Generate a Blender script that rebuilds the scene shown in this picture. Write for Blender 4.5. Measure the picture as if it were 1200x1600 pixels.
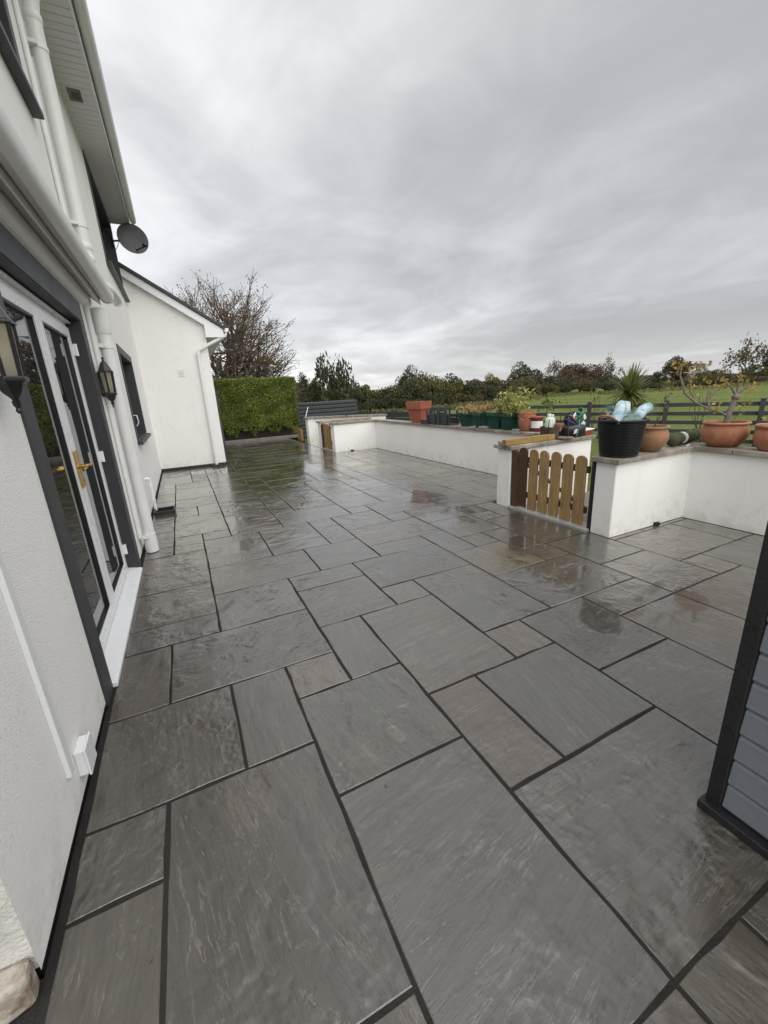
import bpy, math, random
import numpy as np
from mathutils import Vector, Matrix

# ------------------------------------------------------------------ clear
for o in list(bpy.data.objects):
    bpy.data.objects.remove(o, do_unlink=True)
scene = bpy.context.scene
COL = scene.collection
R = math.radians

# ------------------------------------------------------------------ camera
# solved from the paving grid (0.3 m module) and the verticals of the buildings
FPX, YAW, PITCH, ROLL = 636.42, 0.4407, -0.2856, -0.0537
CAM = Vector((-0.902, -2.403, 1.502))
_fw = Vector((math.sin(YAW)*math.cos(PITCH), math.cos(YAW)*math.cos(PITCH), math.sin(PITCH)))
_r0 = Vector((math.cos(YAW), -math.sin(YAW), 0))
_u0 = _r0.cross(_fw)
_rt = _r0*math.cos(ROLL) + _u0*math.sin(ROLL)
_up = _u0*math.cos(ROLL) - _r0*math.sin(ROLL)
cam_data = bpy.data.cameras.new('camera')
cam = bpy.data.objects.new('camera', cam_data)
COL.objects.link(cam)
cam_data.sensor_fit = 'VERTICAL'
cam_data.sensor_height = 24.0
cam_data.lens = FPX/1600*24.0
cam_data.clip_start = 0.02
cam_data.clip_end = 3000
cam.matrix_world = Matrix(((_rt.x, _up.x, -_fw.x, CAM.x), (_rt.y, _up.y, -_fw.y, CAM.y),
                           (_rt.z, _up.z, -_fw.z, CAM.z), (0, 0, 0, 1)))
scene.camera = cam
scene.render.resolution_x, scene.render.resolution_y = 768, 1024

def ray(p):
    return _fw + _rt*((p[0]-600)/FPX) + _up*((800-p[1])/FPX)
def onp(p, ax, val):
    d = ray(p)
    return CAM + d*((val-CAM[ax])/d[ax])
def at_dist(p, D):
    d = ray(p)
    return CAM + d*(D/math.hypot(d.x, d.y))

# ------------------------------------------------------------------ node helper
class NB:
    def __init__(s, tree):
        s.t = tree
        tree.nodes.clear()
    def add(s, typ, ins=None, **props):
        n = s.t.nodes.new(typ)
        for k, v in props.items():
            setattr(n, k, v)
        for k, v in (ins or {}).items():
            sk = n.inputs[k]
            if isinstance(v, bpy.types.NodeSocket):
                s.t.links.new(v, sk)
            else:
                sk.default_value = v
        return n
    def math(s, op, a, b=0.0, c=0.0, clamp=False):
        return s.add('ShaderNodeMath', {0: a, 1: b, 2: c}, operation=op, use_clamp=clamp).outputs[0]
    def mix(s, f, a, b, blend='MIX'):
        return s.add('ShaderNodeMix', {0: f, 6: a, 7: b}, data_type='RGBA', blend_type=blend).outputs[2]
    def noise(s, vec, scale, detail=3, rough=0.5, dist=0.0):
        return s.add('ShaderNodeTexNoise', {'Vector': vec, 'Scale': scale, 'Detail': detail,
                                            'Roughness': rough, 'Distortion': dist}).outputs[0]
    def rng(s, v, a, b, c=0.0, d=1.0, smooth=False):
        return s.add('ShaderNodeMapRange', {0: v, 1: a, 2: b, 3: c, 4: d},
                     interpolation_type='SMOOTHSTEP' if smooth else 'LINEAR').outputs[0]
    def mapv(s, vec, scale=(1, 1, 1), loc=(0, 0, 0), rot=(0, 0, 0)):
        return s.add('ShaderNodeMapping', {'Vector': vec, 'Scale': scale, 'Location': loc, 'Rotation': rot}).outputs[0]

def c4(c):
    return (c[0], c[1], c[2], 1.0)

# ------------------------------------------------------------------ world
SUN_EL, SUN_AZ = 48, 172          # azimuth clockwise from +Y: the light comes from behind the camera
world = bpy.data.worlds.new('World')
scene.world = world
world.use_nodes = True
b = NB(world.node_tree)
tc = b.add('ShaderNodeTexCoord')
gen = tc.outputs['Generated']
sky = b.add('ShaderNodeTexSky', sky_type='NISHITA', sun_disc=False)
sky.sun_elevation = R(SUN_EL)
sky.sun_rotation = R(SUN_AZ)
sep = b.add('ShaderNodeSeparateXYZ', {0: gen})
zc = b.math('MAXIMUM', sep.outputs[2], 0.0)
den = b.math('ADD', zc, 0.16)
plane = b.add('ShaderNodeCombineXYZ', {0: b.math('DIVIDE', sep.outputs[0], den),
                                       1: b.math('DIVIDE', sep.outputs[1], den), 2: 0.0}).outputs[0]
pm = b.mapv(plane, scale=(1.0, 0.82, 1.0), rot=(0, 0, R(28)), loc=(3.1, 1.7, 0))
n_big = b.noise(b.mapv(plane, scale=(.5, .36, 1), rot=(0, 0, R(28)), loc=(0.75, 0.4, 0)), 0.62, 2, 0.5)
n_mid = b.noise(pm, 0.95, 5, 0.5, 1.1)
n_fin = b.noise(pm, 3.2, 5, 0.55, 0.9)
cl = b.math('ADD', b.math('MULTIPLY', n_big, 0.5), b.math('ADD', b.math('MULTIPLY', n_mid, 0.36), b.math('MULTIPLY', n_fin, 0.14)))
# the cloud thins towards the left of the view
cl = b.math('ADD', cl, b.math('MULTIPLY', b.math('ADD', b.math('MULTIPLY', sep.outputs[0], -0.9), b.math('MULTIPLY', sep.outputs[1], 0.44)), 0.17))
cl = b.rng(cl, 0.34, 0.68, 0.0, 1.0, True)
ramp = b.add('ShaderNodeValToRGB', {0: cl})
e = ramp.color_ramp.elements
e[0].position, e[0].color = 0.0, (2.0, 2.01, 2.04, 1)
e[1].position, e[1].color = 1.0, (4.3, 4.31, 4.33, 1)
m = ramp.color_ramp.elements.new(0.5)
m.color = (2.9, 2.92, 2.95, 1)
# overcast luminance rises towards the zenith; a paler band lies at the horizon below the cloud base
zen = b.math('ADD', 1.0, b.math('MULTIPLY', b.math('POWER', zc, 3.0), 0.7))
hz = b.rng(zc, 0.0, 0.11, 0.36, 0.0, True)
lum = b.math('ADD', zen, hz)
cloud = b.add('ShaderNodeVectorMath', {0: ramp.outputs[0], 3: lum}, operation='SCALE').outputs[0]
skyc = b.mix(0.93, sky.outputs[0], cloud)
bg = b.add('ShaderNodeBackground', {0: skyc, 1: 0.1})
b.t.links.new(bg.outputs[0], b.add('ShaderNodeOutputWorld').inputs[0])

# ------------------------------------------------------------------ sun behind the overcast
sl = bpy.data.lights.new('sun', 'SUN')
sl.energy = 1.5
sl.angle = R(95)
sl.color = (1.0, 0.975, 0.94)
sun = bpy.data.objects.new('sun', sl)
COL.objects.link(sun)
_sd = Vector((math.sin(R(SUN_AZ))*math.cos(R(SUN_EL)), math.cos(R(SUN_AZ))*math.cos(R(SUN_EL)), math.sin(R(SUN_EL))))
sun.rotation_euler = (-_sd).to_track_quat('-Z', 'Y').to_euler()
sun.location = (0, 0, 12)

vs = scene.view_settings
vs.view_transform = 'Standard'
vs.look = 'None'
vs.gamma = 1.0
vs.use_curve_mapping = False
vs.exposure = 1.2

# ------------------------------------------------------------------ mesh helpers
class MB:
    """collects polygons, then becomes ONE mesh"""
    def __init__(s):
        s.v, s.f = [], []
    def poly(s, pts, faces):
        o = len(s.v)
        s.v.extend([tuple(p) for p in pts])
        s.f.extend([tuple(i+o for i in f) for f in faces])
        return s
    def box(s, a, c):
        x0, y0, z0 = [min(a[i], c[i]) for i in range(3)]
        x1, y1, z1 = [max(a[i], c[i]) for i in range(3)]
        return s.poly([(x0, y0, z0), (x1, y0, z0), (x1, y1, z0), (x0, y1, z0), (x0, y0, z1), (x1, y0, z1), (x1, y1, z1), (x0, y1, z1)],
                      [(0, 3, 2, 1), (4, 5, 6, 7), (0, 1, 5, 4), (1, 2, 6, 5), (2, 3, 7, 6), (3, 0, 4, 7)])
    def prism(s, pts, vec):
        """closed outline extruded along vec"""
        n = len(pts)
        vec = Vector(vec)
        p2 = [Vector(p)+vec for p in pts]
        return s.poly(list(pts)+p2, [tuple(range(n))[::-1], tuple(range(n, 2*n))] +
                      [(i, (i+1) % n, n+(i+1) % n, n+i) for i in range(n)])
    def tube(s, path, r, n=10, cap=True):
        path = [Vector(p) for p in path]
        rs = r if isinstance(r, (list, tuple)) else [r]*len(path)
        o = len(s.v)
        prev = None
        for i, p in enumerate(path):
            d = (path[min(i+1, len(path)-1)]-path[max(i-1, 0)]).normalized()
            if prev is None:
                a = d.orthogonal().normalized()
            else:
                a = (prev-d*prev.dot(d))
                a = a.normalized() if a.length > 1e-6 else d.orthogonal().normalized()
            prev = a
            bb = d.cross(a)
            for k in range(n):
                t = 2*math.pi*k/n
                s.v.append(tuple(p+(a*math.cos(t)+bb*math.sin(t))*rs[i]))
        for i in range(len(path)-1):
            for k in range(n):
                s.f.append((o+i*n+k, o+i*n+(k+1) % n, o+(i+1)*n+(k+1) % n, o+(i+1)*n+k))
        if cap:
            s.f.append(tuple(o+k for k in range(n))[::-1])
            s.f.append(tuple(o+(len(path)-1)*n+k for k in range(n)))
        return s
    def lathe(s, prof, n=28, c=(0, 0, 0)):
        o = len(s.v)
        for (r, z) in prof:
            for k in range(n):
                t = 2*math.pi*k/n
                s.v.append((c[0]+r*math.cos(t), c[1]+r*math.sin(t), c[2]+z))
        for i in range(len(prof)-1):
            for k in range(n):
                s.f.append((o+i*n+k, o+i*n+(k+1) % n, o+(i+1)*n+(k+1) % n, o+(i+1)*n+k))
        s.f.append(tuple(o+k for k in range(n))[::-1])
        s.f.append(tuple(o+(len(prof)-1)*n+k for k in range(n)))
        return s
    def mesh(s, name, smooth=None):
        me = bpy.data.meshes.new(name)
        me.from_pydata(s.v, [], s.f)
        me.update()
        if smooth is not None:
            me.shade_smooth()
            me.set_sharp_from_angle(angle=R(smooth))
        return me

def obj(name, mb, mt, parent=None, smooth=None, bevel=0, loc=None, segs=2):
    me = mb.mesh(name, smooth) if isinstance(mb, MB) else mb
    if mt is not None and not me.materials:
        me.materials.append(mt)
    o = bpy.data.objects.new(name, me)
    COL.objects.link(o)
    if parent is not None:
        o.parent = parent
    if loc is not None:
        o.location = loc
    if bevel:
        bv = o.modifiers.new('bevel', 'BEVEL')
        bv.width = bevel
        bv.segments = segs
        bv.limit_method = 'ANGLE'
    return o

def tag(o, label, cat, group=None):
    o['label'] = label
    o['category'] = cat
    if group:
        o['group'] = group
    return o

def thing(name, label, cat, loc=(0, 0, 0), rz=0, group=None):
    o = bpy.data.objects.new(name, None)
    COL.objects.link(o)
    o.location = loc
    o.rotation_euler = (0, 0, rz)
    o.empty_display_size = 0.1
    return tag(o, label, cat, group)

def structure(o):
    o['kind'] = 'structure'
    return o

def copy_tree(o, parent=None):
    c = o.copy()
    COL.objects.link(c)
    c.parent = parent
    for ch in list(o.children):
        copy_tree(ch, c)
    return c

def np_mesh(name, verts, quads):
    """fast mesh of quads from numpy arrays"""
    me = bpy.data.meshes.new(name)
    nv, nf = len(verts), len(quads)
    me.vertices.add(nv)
    me.vertices.foreach_set('co', np.asarray(verts, np.float32).ravel())
    me.loops.add(nf*4)
    me.loops.foreach_set('vertex_index', np.asarray(quads, np.int32).ravel())
    me.polygons.add(nf)
    me.polygons.foreach_set('loop_start', np.arange(0, nf*4, 4, dtype=np.int32))
    me.polygons.foreach_set('loop_total', np.full(nf, 4, np.int32))
    me.update(calc_edges=True)
    return me

def leaf_mesh(name, P, size, rs, aspect=0.5, outward=None, spread=1.0):
    """one diamond-shaped leaf at each of the points P"""
    n = len(P)
    d = rs.normal(size=(n, 3))
    if outward is not None:
        d = d*spread+outward
    d /= np.linalg.norm(d, axis=1, keepdims=True)+1e-9
    a = np.cross(d, rs.normal(size=(n, 3)))
    a /= np.linalg.norm(a, axis=1, keepdims=True)+1e-9
    c = np.cross(d, a)
    s = (size*(0.6+0.8*rs.random(n)))[:, None]
    V = np.stack([P+a*s, P+c*s*aspect+d*s*.15, P-a*s, P-c*s*aspect+d*s*.15], 1).reshape(-1, 3)
    return np_mesh(name, V, np.arange(n*4).reshape(-1, 4))

# ------------------------------------------------------------------ materials
MATS = {}
def new_mat(name):
    m_ = bpy.data.materials.new(name)
    m_.use_nodes = True
    MATS[name] = m_
    return m_, NB(m_.node_tree)

def finish(b, bsdf):
    b.t.links.new(bsdf, b.add('ShaderNodeOutputMaterial').inputs[0])

def plain(name, col, rough=0.5, metal=0.0, spec=0.5, var=0.12, nscale=6.0, bump=0.0, bscale=60.0, dirt=None, coat=0.0):
    m_, b = new_mat(name)
    t = b.add('ShaderNodeTexCoord').outputs['Object']
    n = b.noise(t, nscale, 4, 0.6)
    base = b.mix(b.rng(n, 0.3, 0.7), c4([x*(1-var) for x in col]), c4([min(1, x*(1+var)) for x in col]))
    if dirt:
        dm = b.rng(b.noise(t, dirt[1], 5, 0.65, 0.4), dirt[2], dirt[3], 0, dirt[4])
        base = b.mix(dm, base, c4(dirt[0]))
    ins = {'Base Color': base, 'Metallic': metal, 'Specular IOR Level': spec,
           'Roughness': b.rng(n, 0.3, 0.7, max(0, rough-.06), min(1, rough+.06)), 'Coat Weight': coat}
    if bump:
        bn = b.noise(t, bscale, 3, 0.6)
        ins['Normal'] = b.add('ShaderNodeBump', {'Strength': bump, 'Distance': 0.01, 'Height': bn}).outputs[0]
    finish(b, b.add('ShaderNodeBsdfPrincipled', ins).outputs[0])
    return m_

def make_render_mat():
    m_, b = new_mat('painted_roughcast')
    pos = b.add('ShaderNodeNewGeometry').outputs['Position']
    n = b.noise(pos, 1.3, 5, 0.6)
    base = b.mix(b.rng(n, 0.3, 0.7), c4((0.84, 0.83, 0.80)), c4((0.88, 0.87, 0.845)))
    # weathering: pale grey streaks running down, specks of algae
    st = b.noise(b.mapv(pos, scale=(6, 6, .5)), 1.0, 5, 0.65, 0.3)
    base = b.mix(b.rng(st, 0.58, 0.80, 0, 0.16), base, c4((0.55, 0.53, 0.47)))
    sp = b.math('MULTIPLY', b.rng(b.noise(pos, 70, 2, 0.5), 0.60, 0.70), b.rng(b.noise(pos, 2.3, 3, 0.6), 0.48, 0.66))
    base = b.mix(b.math('MULTIPLY', sp, 0.55), base, c4((0.30, 0.28, 0.22)))
    # splash marks in ragged patches at the foot of the walls
    z = b.add('ShaderNodeSeparateXYZ', {0: pos}).outputs[2]
    sm = b.math('MULTIPLY', b.rng(z, 0.02, 0.32, 1, 0), b.rng(b.noise(pos, 9, 5, 0.7), 0.46, 0.66))
    base = b.mix(b.math('MULTIPLY', sm, 0.32), base, c4((0.36, 0.30, 0.20)))
    v = b.add('ShaderNodeTexVoronoi', {'Vector': pos, 'Scale': 190.0}).outputs[0]
    h = b.math('ADD', b.math('MULTIPLY', v, -0.6), b.noise(pos, 90, 4, 0.65))
    bp = b.add('ShaderNodeBump', {'Strength': 0.5, 'Distance': 0.0055, 'Height': h}).outputs[0]
    finish(b, b.add('ShaderNodeBsdfPrincipled', {'Base Color': base, 'Roughness': 0.85, 'Specular IOR Level': 0.2, 'Normal': bp}).outputs[0])
    return m_

PUDDLES = [(1.38, -0.80, .22, .30), (1.75, -1.05, .40, .16), (2.02, -.95, .3, .22), (1.75, 1.5, .3, .35), (2.1, 2.6, .35, .55), (1.95, 3.9, .35, .5), (.35, 5.2, .6, 1.0),
           (1.2, 6.6, .8, 1.2), (.2, 7.8, .7, 1.0), (-.45, 1.95, .35, .22), (-.55, 2.9, .35, .4), (1.9, 0.35, .3, .3), (2.2, 9.5, .6, 1.6)]

def make_slab_mat():
    m_, b = new_mat('wet_riven_sandstone')
    oi = b.add('ShaderNodeObjectInfo')
    rnd, ocol = oi.outputs['Random'], oi.outputs['Color']
    tco = b.add('ShaderNodeTexCoord').outputs['Object']
    pos = b.add('ShaderNodeNewGeometry').outputs['Position']
    off = b.add('ShaderNodeCombineXYZ', {0: b.math('MULTIPLY', rnd, 91.0), 1: b.math('MULTIPLY', rnd, 37.0), 2: b.math('MULTIPLY', rnd, 53.0)}).outputs[0]
    rot = b.add('ShaderNodeVectorRotate', {'Vector': tco, 'Angle': b.math('ADD', b.math('MULTIPLY', oi.outputs['Alpha'], math.pi/2), b.math('MULTIPLY', b.math('SUBTRACT', b.math('FRACT', b.math('MULTIPLY', rnd, 29.0)), 0.5), 0.45))}, rotation_type='Z_AXIS').outputs[0]
    p = b.add('ShaderNodeVectorMath', {0: rot, 1: off}, operation='ADD').outputs[0]
    # warp the bedding a little
    wv = b.add('ShaderNodeTexNoise', {'Vector': p, 'Scale': 2.0, 'Detail': 3.0}).outputs[1]
    wv = b.add('ShaderNodeVectorMath', {0: wv, 1: (.5, .5, .5)}, operation='SUBTRACT').outputs[0]
    wv = b.add('ShaderNodeVectorMath', {0: wv, 3: 0.07}, operation='SCALE').outputs[0]
    p = b.add('ShaderNodeVectorMath', {0: p, 1: wv}, operation='ADD').outputs[0]
    pg = b.mapv(p, scale=(1.25, 5.2, 1.0))
    n1 = b.noise(pg, 1.15, 9, 0.60, 0.35)
    rough_slab = b.math('FRACT', b.math('MULTIPLY', rnd, 17.3))
    # terraces = the split layers of riven stone, their rims jagged
    t = b.math('MULTIPLY', n1, b.rng(rough_slab, 0, 1, 7.0, 12.0))
    fr = b.math('FRACT', t)
    step = b.math('ADD', b.math('FLOOR', t), b.rng(fr, 0.93, 1.0, 0, 1, True))
    line = b.math('MULTIPLY', b.rng(fr, 0.91, 0.965, 0, 1, True), b.rng(fr, 0.965, 1.0, 1, 0, True))
    dark = b.rng(fr, 0.0, 0.07, 1, 0, True)
    where = b.math('MULTIPLY', b.rng(b.noise(p, 2.6, 4, 0.6), 0.42, 0.58, 0, 1, True), b.rng(rough_slab, 0.1, 0.8, 0.45, 1.0))
    grain = b.noise(b.mapv(p, scale=(2.2, 27, 2)), 1.3, 7, 0.72, 0.3)
    fine = b.noise(p, 75, 5, 0.75)
    broad = b.noise(pg, 1.1, 3, 0.5)
    h = b.math('ADD', b.math('MULTIPLY', b.math('MULTIPLY', step, 0.27), b.math('ADD', 0.10, b.math('MULTIPLY', where, 0.9))),
               b.math('ADD', b.math('MULTIPLY', grain, 0.34), b.math('ADD', b.math('MULTIPLY', fine, 0.14), b.math('MULTIPLY', broad, b.rng(rough_slab, 0, 1, 0.05, 0.28)))))
    # colour: bands of the slab's own colour, with rust and grey
    tint = b.rng(b.noise(pg, 1.0, 4, 0.6, 0.4), 0.30, 0.70)
    base = b.mix(tint, ocol, b.mix(0.34, ocol, c4((0.070, 0.062, 0.053))))
    rust = b.rng(b.noise(b.mapv(p, scale=(1, 2.2, 1)), 1.8, 5, 0.62), 0.56, 0.74, 0, 0.5)
    base = b.mix(rust, base, c4((0.125, 0.092, 0.062)))
    moss = b.rng(b.noise(b.mapv(p, scale=(1.3, 1.6, 1), loc=(7, 3, 1)), 1.7, 5, 0.62), 0.60, 0.76, 0, 0.4)
    base = b.mix(moss, base, c4((0.110, 0.106, 0.060)))
    base = b.mix(b.rng(grain, 0.45, 0.66, 0.0, 0.62), base, c4((0.040, 0.036, 0.032)))
    base = b.mix(b.rng(grain, 0.44, 0.28, 0.0, 0.24), base, c4((0.18, 0.165, 0.14)))
    base = b.mix(b.math('MULTIPLY', line, b.math('ADD', 0.05, b.math('MULTIPLY', where, 0.70))), base, c4((0.30, 0.28, 0.24)))
    base = b.mix(b.math('MULTIPLY', dark, b.math('ADD', 0.04, b.math('MULTIPLY', where, 0.5))), base, c4((0.030, 0.026, 0.023)))
    base = b.mix(b.rng(fine, 0.60, 0.76, 0, 0.4), base, c4((0.030, 0.027, 0.024)))
    vn = b.noise(b.mapv(p, scale=(1.0, 10.0, 1)), 1.5, 7, 0.62, 0.15)
    vein = b.rng(b.math('ABSOLUTE', b.math('SUBTRACT', vn, 0.5)), 0.0, 0.012, 1, 0, True)
    vein = b.math('MULTIPLY', vein, b.rng(b.noise(p, 4.0, 3, 0.6), 0.48, 0.64, 0.03, 0.55))
    base = b.mix(vein, base, c4((0.25, 0.23, 0.195)))
    crk = b.rng(b.math('ABSOLUTE', b.math('SUBTRACT', b.noise(b.mapv(p, scale=(1.6, 5.0, 1), loc=(3, 9, 2)), 1.7, 6, 0.6, 0.3), 0.5)), 0.0, 0.010, 1, 0, True)
    base = b.mix(b.math('MULTIPLY', crk, b.rng(b.noise(p, 3.0, 3, 0.6), 0.52, 0.64, 0.0, 0.6)), base, c4((0.022, 0.02, 0.018)))
    # silt and wet edges along the joints have a tone of their own
    blot = b.rng(b.noise(pos, 2.4, 5, 0.65, 0.3), 0.52, 0.70, 0, 0.35)
    base = b.mix(blot, base, c4((0.055, 0.047, 0.040)))
    # water: stands in the hollows of the split face, more of it in a few shallow dips of the paving
    low = b.math('SUBTRACT', 0.5, b.math('ADD', b.math('MULTIPLY', broad, 0.6), b.math('MULTIPLY', n1, 0.4)))
    zone = b.rng(b.noise(pos, 0.9, 3, 0.5), 0.42, 0.72, -0.35, 0.42, True)
    edge = b.math('MULTIPLY', b.math('SUBTRACT', b.noise(pos, 5.0, 5, 0.65, 0.5), 0.5), 1.6)
    sp = b.add('ShaderNodeSeparateXYZ', {0: pos})
    for (px, py, rx, ry) in PUDDLES:
        dx = b.math('DIVIDE', b.math('SUBTRACT', sp.outputs[0], px), rx)
        dy = b.math('DIVIDE', b.math('SUBTRACT', sp.outputs[1], py), ry)
        d = b.math('ADD', b.math('SQRT', b.math('ADD', b.math('MULTIPLY', dx, dx), b.math('MULTIPLY', dy, dy))), edge)
        zone = b.math('MAXIMUM', zone, b.rng(d, 0.45, 1.25, 0.75, -0.35))
    wet = b.rng(b.math('ADD', zone, b.math('MULTIPLY', low, 3.2)), 0.10, 0.34, 0, 1, True)
    base = b.mix(b.math('MULTIPLY', wet, 0.40), base, b.mix(0.5, c4((0.03, 0.025, 0.02)), base))
    rough = b.math('ADD', b.rng(wet, 0, 1, 0.20, 0.09), b.math('MULTIPLY', b.math('SUBTRACT', fine, 0.5), 0.3))
    bp = b.add('ShaderNodeBump', {'Strength': b.rng(wet, 0, 1, 0.9, 0.35), 'Distance': 0.014, 'Height': h}).outputs[0]
    film = b.add('ShaderNodeBump', {'Strength': b.rng(wet, 0, 1, 0.34, 0.03), 'Distance': 0.012, 'Height': h}).outputs[0]
    finish(b, b.add('ShaderNodeBsdfPrincipled', {'Base Color': base, 'Roughness': rough, 'Specular IOR Level': 0.85, 'Normal': bp,
                                                 'Coat Weight': b.rng(wet, 0.0, 1.0, 0.9, 1.0), 'Coat Roughness': b.rng(wet, 0, 0.8, 0.075, 0.025),
                                                 'Coat IOR': 1.68, 'Coat Normal': film}).outputs[0])
    return m_

def leaf_mat(name, cols, rough=0.5, trans=0.3):
    m_, b = new_mat(name)
    g = b.add('ShaderNodeNewGeometry')
    rp = b.add('ShaderNodeValToRGB', {0: g.outputs['Random Per Island']})
    el = rp.color_ramp.elements
    while len(el) < len(cols):
        el.new(0.5)
    for i, c in enumerate(cols):
        el[i].position = i/(len(cols)-1)
        el[i].color = c4(c)
    pr = b.add('ShaderNodeBsdfPrincipled', {'Base Color': rp.outputs[0], 'Roughness': rough, 'Specular IOR Level': 0.35}).outputs[0]
    tr = b.add('ShaderNodeBsdfTranslucent', {0: rp.outputs[0]}).outputs[0]
    finish(b, b.add('ShaderNodeMixShader', {0: trans, 1: pr, 2: tr}).outputs[0])
    return m_

def timber_mat(name, c1, c2, rough=0.6, scale=(9, 9, .9), gap=0.5):
    m_, b = new_mat(name)
    oi = b.add('ShaderNodeObjectInfo')
    t = b.add('ShaderNodeTexCoord').outputs['Object']
    off = b.add('ShaderNodeCombineXYZ', {0: b.math('MULTIPLY', oi.outputs['Random'], 31.0), 1: 0.0, 2: b.math('MULTIPLY', oi.outputs['Random'], 17.0)}).outputs[0]
    t = b.add('ShaderNodeVectorMath', {0: t, 1: off}, operation='ADD').outputs[0]
    w = b.noise(b.mapv(t, scale=scale), 3.0, 5, 0.65, 0.7)
    base = b.mix(b.rng(w, 0.33, 0.66), c4(c1), c4(c2))
    kn = b.rng(b.noise(b.mapv(t, scale=(1, 1, .6)), 13, 2, 0.5), 0.63, 0.70, 0, 0.9)
    base = b.mix(kn, base, c4([x*.32 for x in c1]))
    patch = b.rng(b.noise(t, 2.7, 3, 0.6), 0.42, 0.68, 0, gap)
    base = b.mix(patch, base, c4([x*.45 for x in c1]))
    g2 = b.noise(b.mapv(t, scale=(scale[0]*5, scale[1]*5, scale[2]*2)), 3.0, 4, 0.7, 0.2)
    base = b.mix(b.rng(g2, 0.50, 0.68, 0, 0.5), base, c4([x*.5 for x in c2]))
    base = b.mix(b.math('MULTIPLY', b.math('FRACT', b.math('MULTIPLY', oi.outputs['Random'], 13.7)), 0.8), base, c4((c1[0]*.48, c1[1]*.40, c1[2]*.34)))
    bp = b.add('ShaderNodeBump', {'Strength': 0.35, 'Distance': 0.004, 'Height': w}).outputs[0]
    finish(b, b.add('ShaderNodeBsdfPrincipled', {'Base Color': base, 'Roughness': rough, 'Normal': bp}).outputs[0])
    return m_

def grass_mat():
    m_, b = new_mat('field_grass')
    pos = b.add('ShaderNodeNewGeometry').outputs['Position']
    n1 = b.noise(pos, 0.22, 5, 0.6)
    n2 = b.noise(b.mapv(pos, scale=(1, 1, 1)), 2.6, 5, 0.7)
    n3 = b.noise(pos, 22, 4, 0.7)
    base = b.mix(b.rng(n1, 0.35, 0.65), c4((0.105, 0.140, 0.026)), c4((0.155, 0.190, 0.038)))
    base = b.mix(b.rng(n2, 0.45, 0.72, 0, 0.55), base, c4((0.060, 0.075, 0.022)))
    base = b.mix(b.rng(n3, 0.5, 0.8, 0, 0.5), base, c4((0.17, 0.175, 0.06)))
    h = b.math('ADD', b.math('MULTIPLY', n2, 2.0), n3)
    bp = b.add('ShaderNodeBump', {'Strength': 0.8, 'Distance': 0.12, 'Height': h}).outputs[0]
    finish(b, b.add('ShaderNodeBsdfPrincipled', {'Base Color': base, 'Roughness': 0.8, 'Specular IOR Level': 0.2, 'Normal': bp}).outputs[0])
    return m_

def glass_mat():
    m_, b = new_mat('window_glass')
    t = b.add('ShaderNodeTexCoord').outputs['Object']
    bp = b.add('ShaderNodeBump', {'Strength': 0.03, 'Distance': 0.02, 'Height': b.noise(t, 2.5, 2, 0.5)}).outputs[0]
    finish(b, b.add('ShaderNodeBsdfPrincipled', {'Base Color': c4((0.012, 0.013, 0.014)), 'Roughness': 0.015, 'IOR': 1.9, 'Normal': bp}).outputs[0])
    return m_

M_RENDER = make_render_mat()
M_SLAB = make_slab_mat()
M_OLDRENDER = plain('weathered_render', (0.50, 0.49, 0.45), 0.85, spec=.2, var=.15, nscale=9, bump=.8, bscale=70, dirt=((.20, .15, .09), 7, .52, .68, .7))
M_JOINT = plain('joint_mortar', (0.022, 0.020, 0.018), 0.85, spec=.25, bump=0.5, bscale=120, var=.3, nscale=9)
M_UPVC = plain('white_upvc', (0.78, 0.79, 0.80), 0.28, var=.015, nscale=2)
M_PIPE = plain('painted_pipe', (0.77, 0.77, 0.76), 0.40, var=.05, nscale=4, dirt=((.42, .41, .37), 7, .60, .84, .4))
M_SOFFIT = plain('soffit_board', (0.66, 0.66, 0.65), 0.5, var=.05, nscale=3, dirt=((.28, .26, .2), 4, .58, .85, .5))
M_DARK = plain('anthracite_paint', (0.034, 0.035, 0.039), 0.5, var=.12, nscale=3, bump=.12, bscale=90)
M_DARKWIN = plain('dark_window_frame', (0.020, 0.020, 0.023), 0.35, var=.1)
M_BLACK = plain('black_metal', (0.012, 0.012, 0.013), 0.32, var=.2, bump=.05)
M_BLACKPL = plain('black_plastic', (0.014, 0.014, 0.015), 0.38, var=.2)
M_BLACKTIM = plain('black_stained_timber', (0.010, 0.010, 0.012), 0.5, var=.3, bump=.3, bscale=60)
M_DISH = plain('dish_grey', (0.060, 0.058, 0.064), 0.5, var=.05)
M_GOLD = plain('polished_brass', (0.72, 0.47, 0.14), 0.18, metal=1.0, var=.08)
M_GLASS = glass_mat()
M_LAMPGL = plain('lantern_glass', (0.27, 0.245, 0.185), 0.08, var=.25, nscale=9)
M_COPING = plain('sandstone_coping', (0.22, 0.19, 0.155), 0.6, var=.28, nscale=7, bump=.4, bscale=40, dirt=((.42, .39, .34), 3.2, .52, .66, .8))
M_STEP = plain('grey_threshold_stone', (0.30, 0.30, 0.285), 0.45, var=.2, nscale=6, bump=.3)
M_TERRA = plain('terracotta', (0.34, 0.130, 0.065), 0.66, var=.22, nscale=9, bump=.2, bscale=80, dirt=((.44, .32, .24), 7, .50, .74, .6))
M_TERRA2 = plain('weathered_terracotta', (0.31, 0.15, 0.075), 0.8, var=.2, nscale=9, bump=.3, bscale=70, dirt=((.17, .165, .085), 7, .44, .62, .8))
M_REDPL = plain('terracotta_plastic', (0.30, 0.095, 0.058), 0.42, var=.08)
M_GREENPL = plain('green_plastic', (0.010, 0.058, 0.042), 0.36, var=.15)
M_GREYPL = plain('slate_grey_plastic', (0.030, 0.034, 0.040), 0.45, var=.15)
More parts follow.
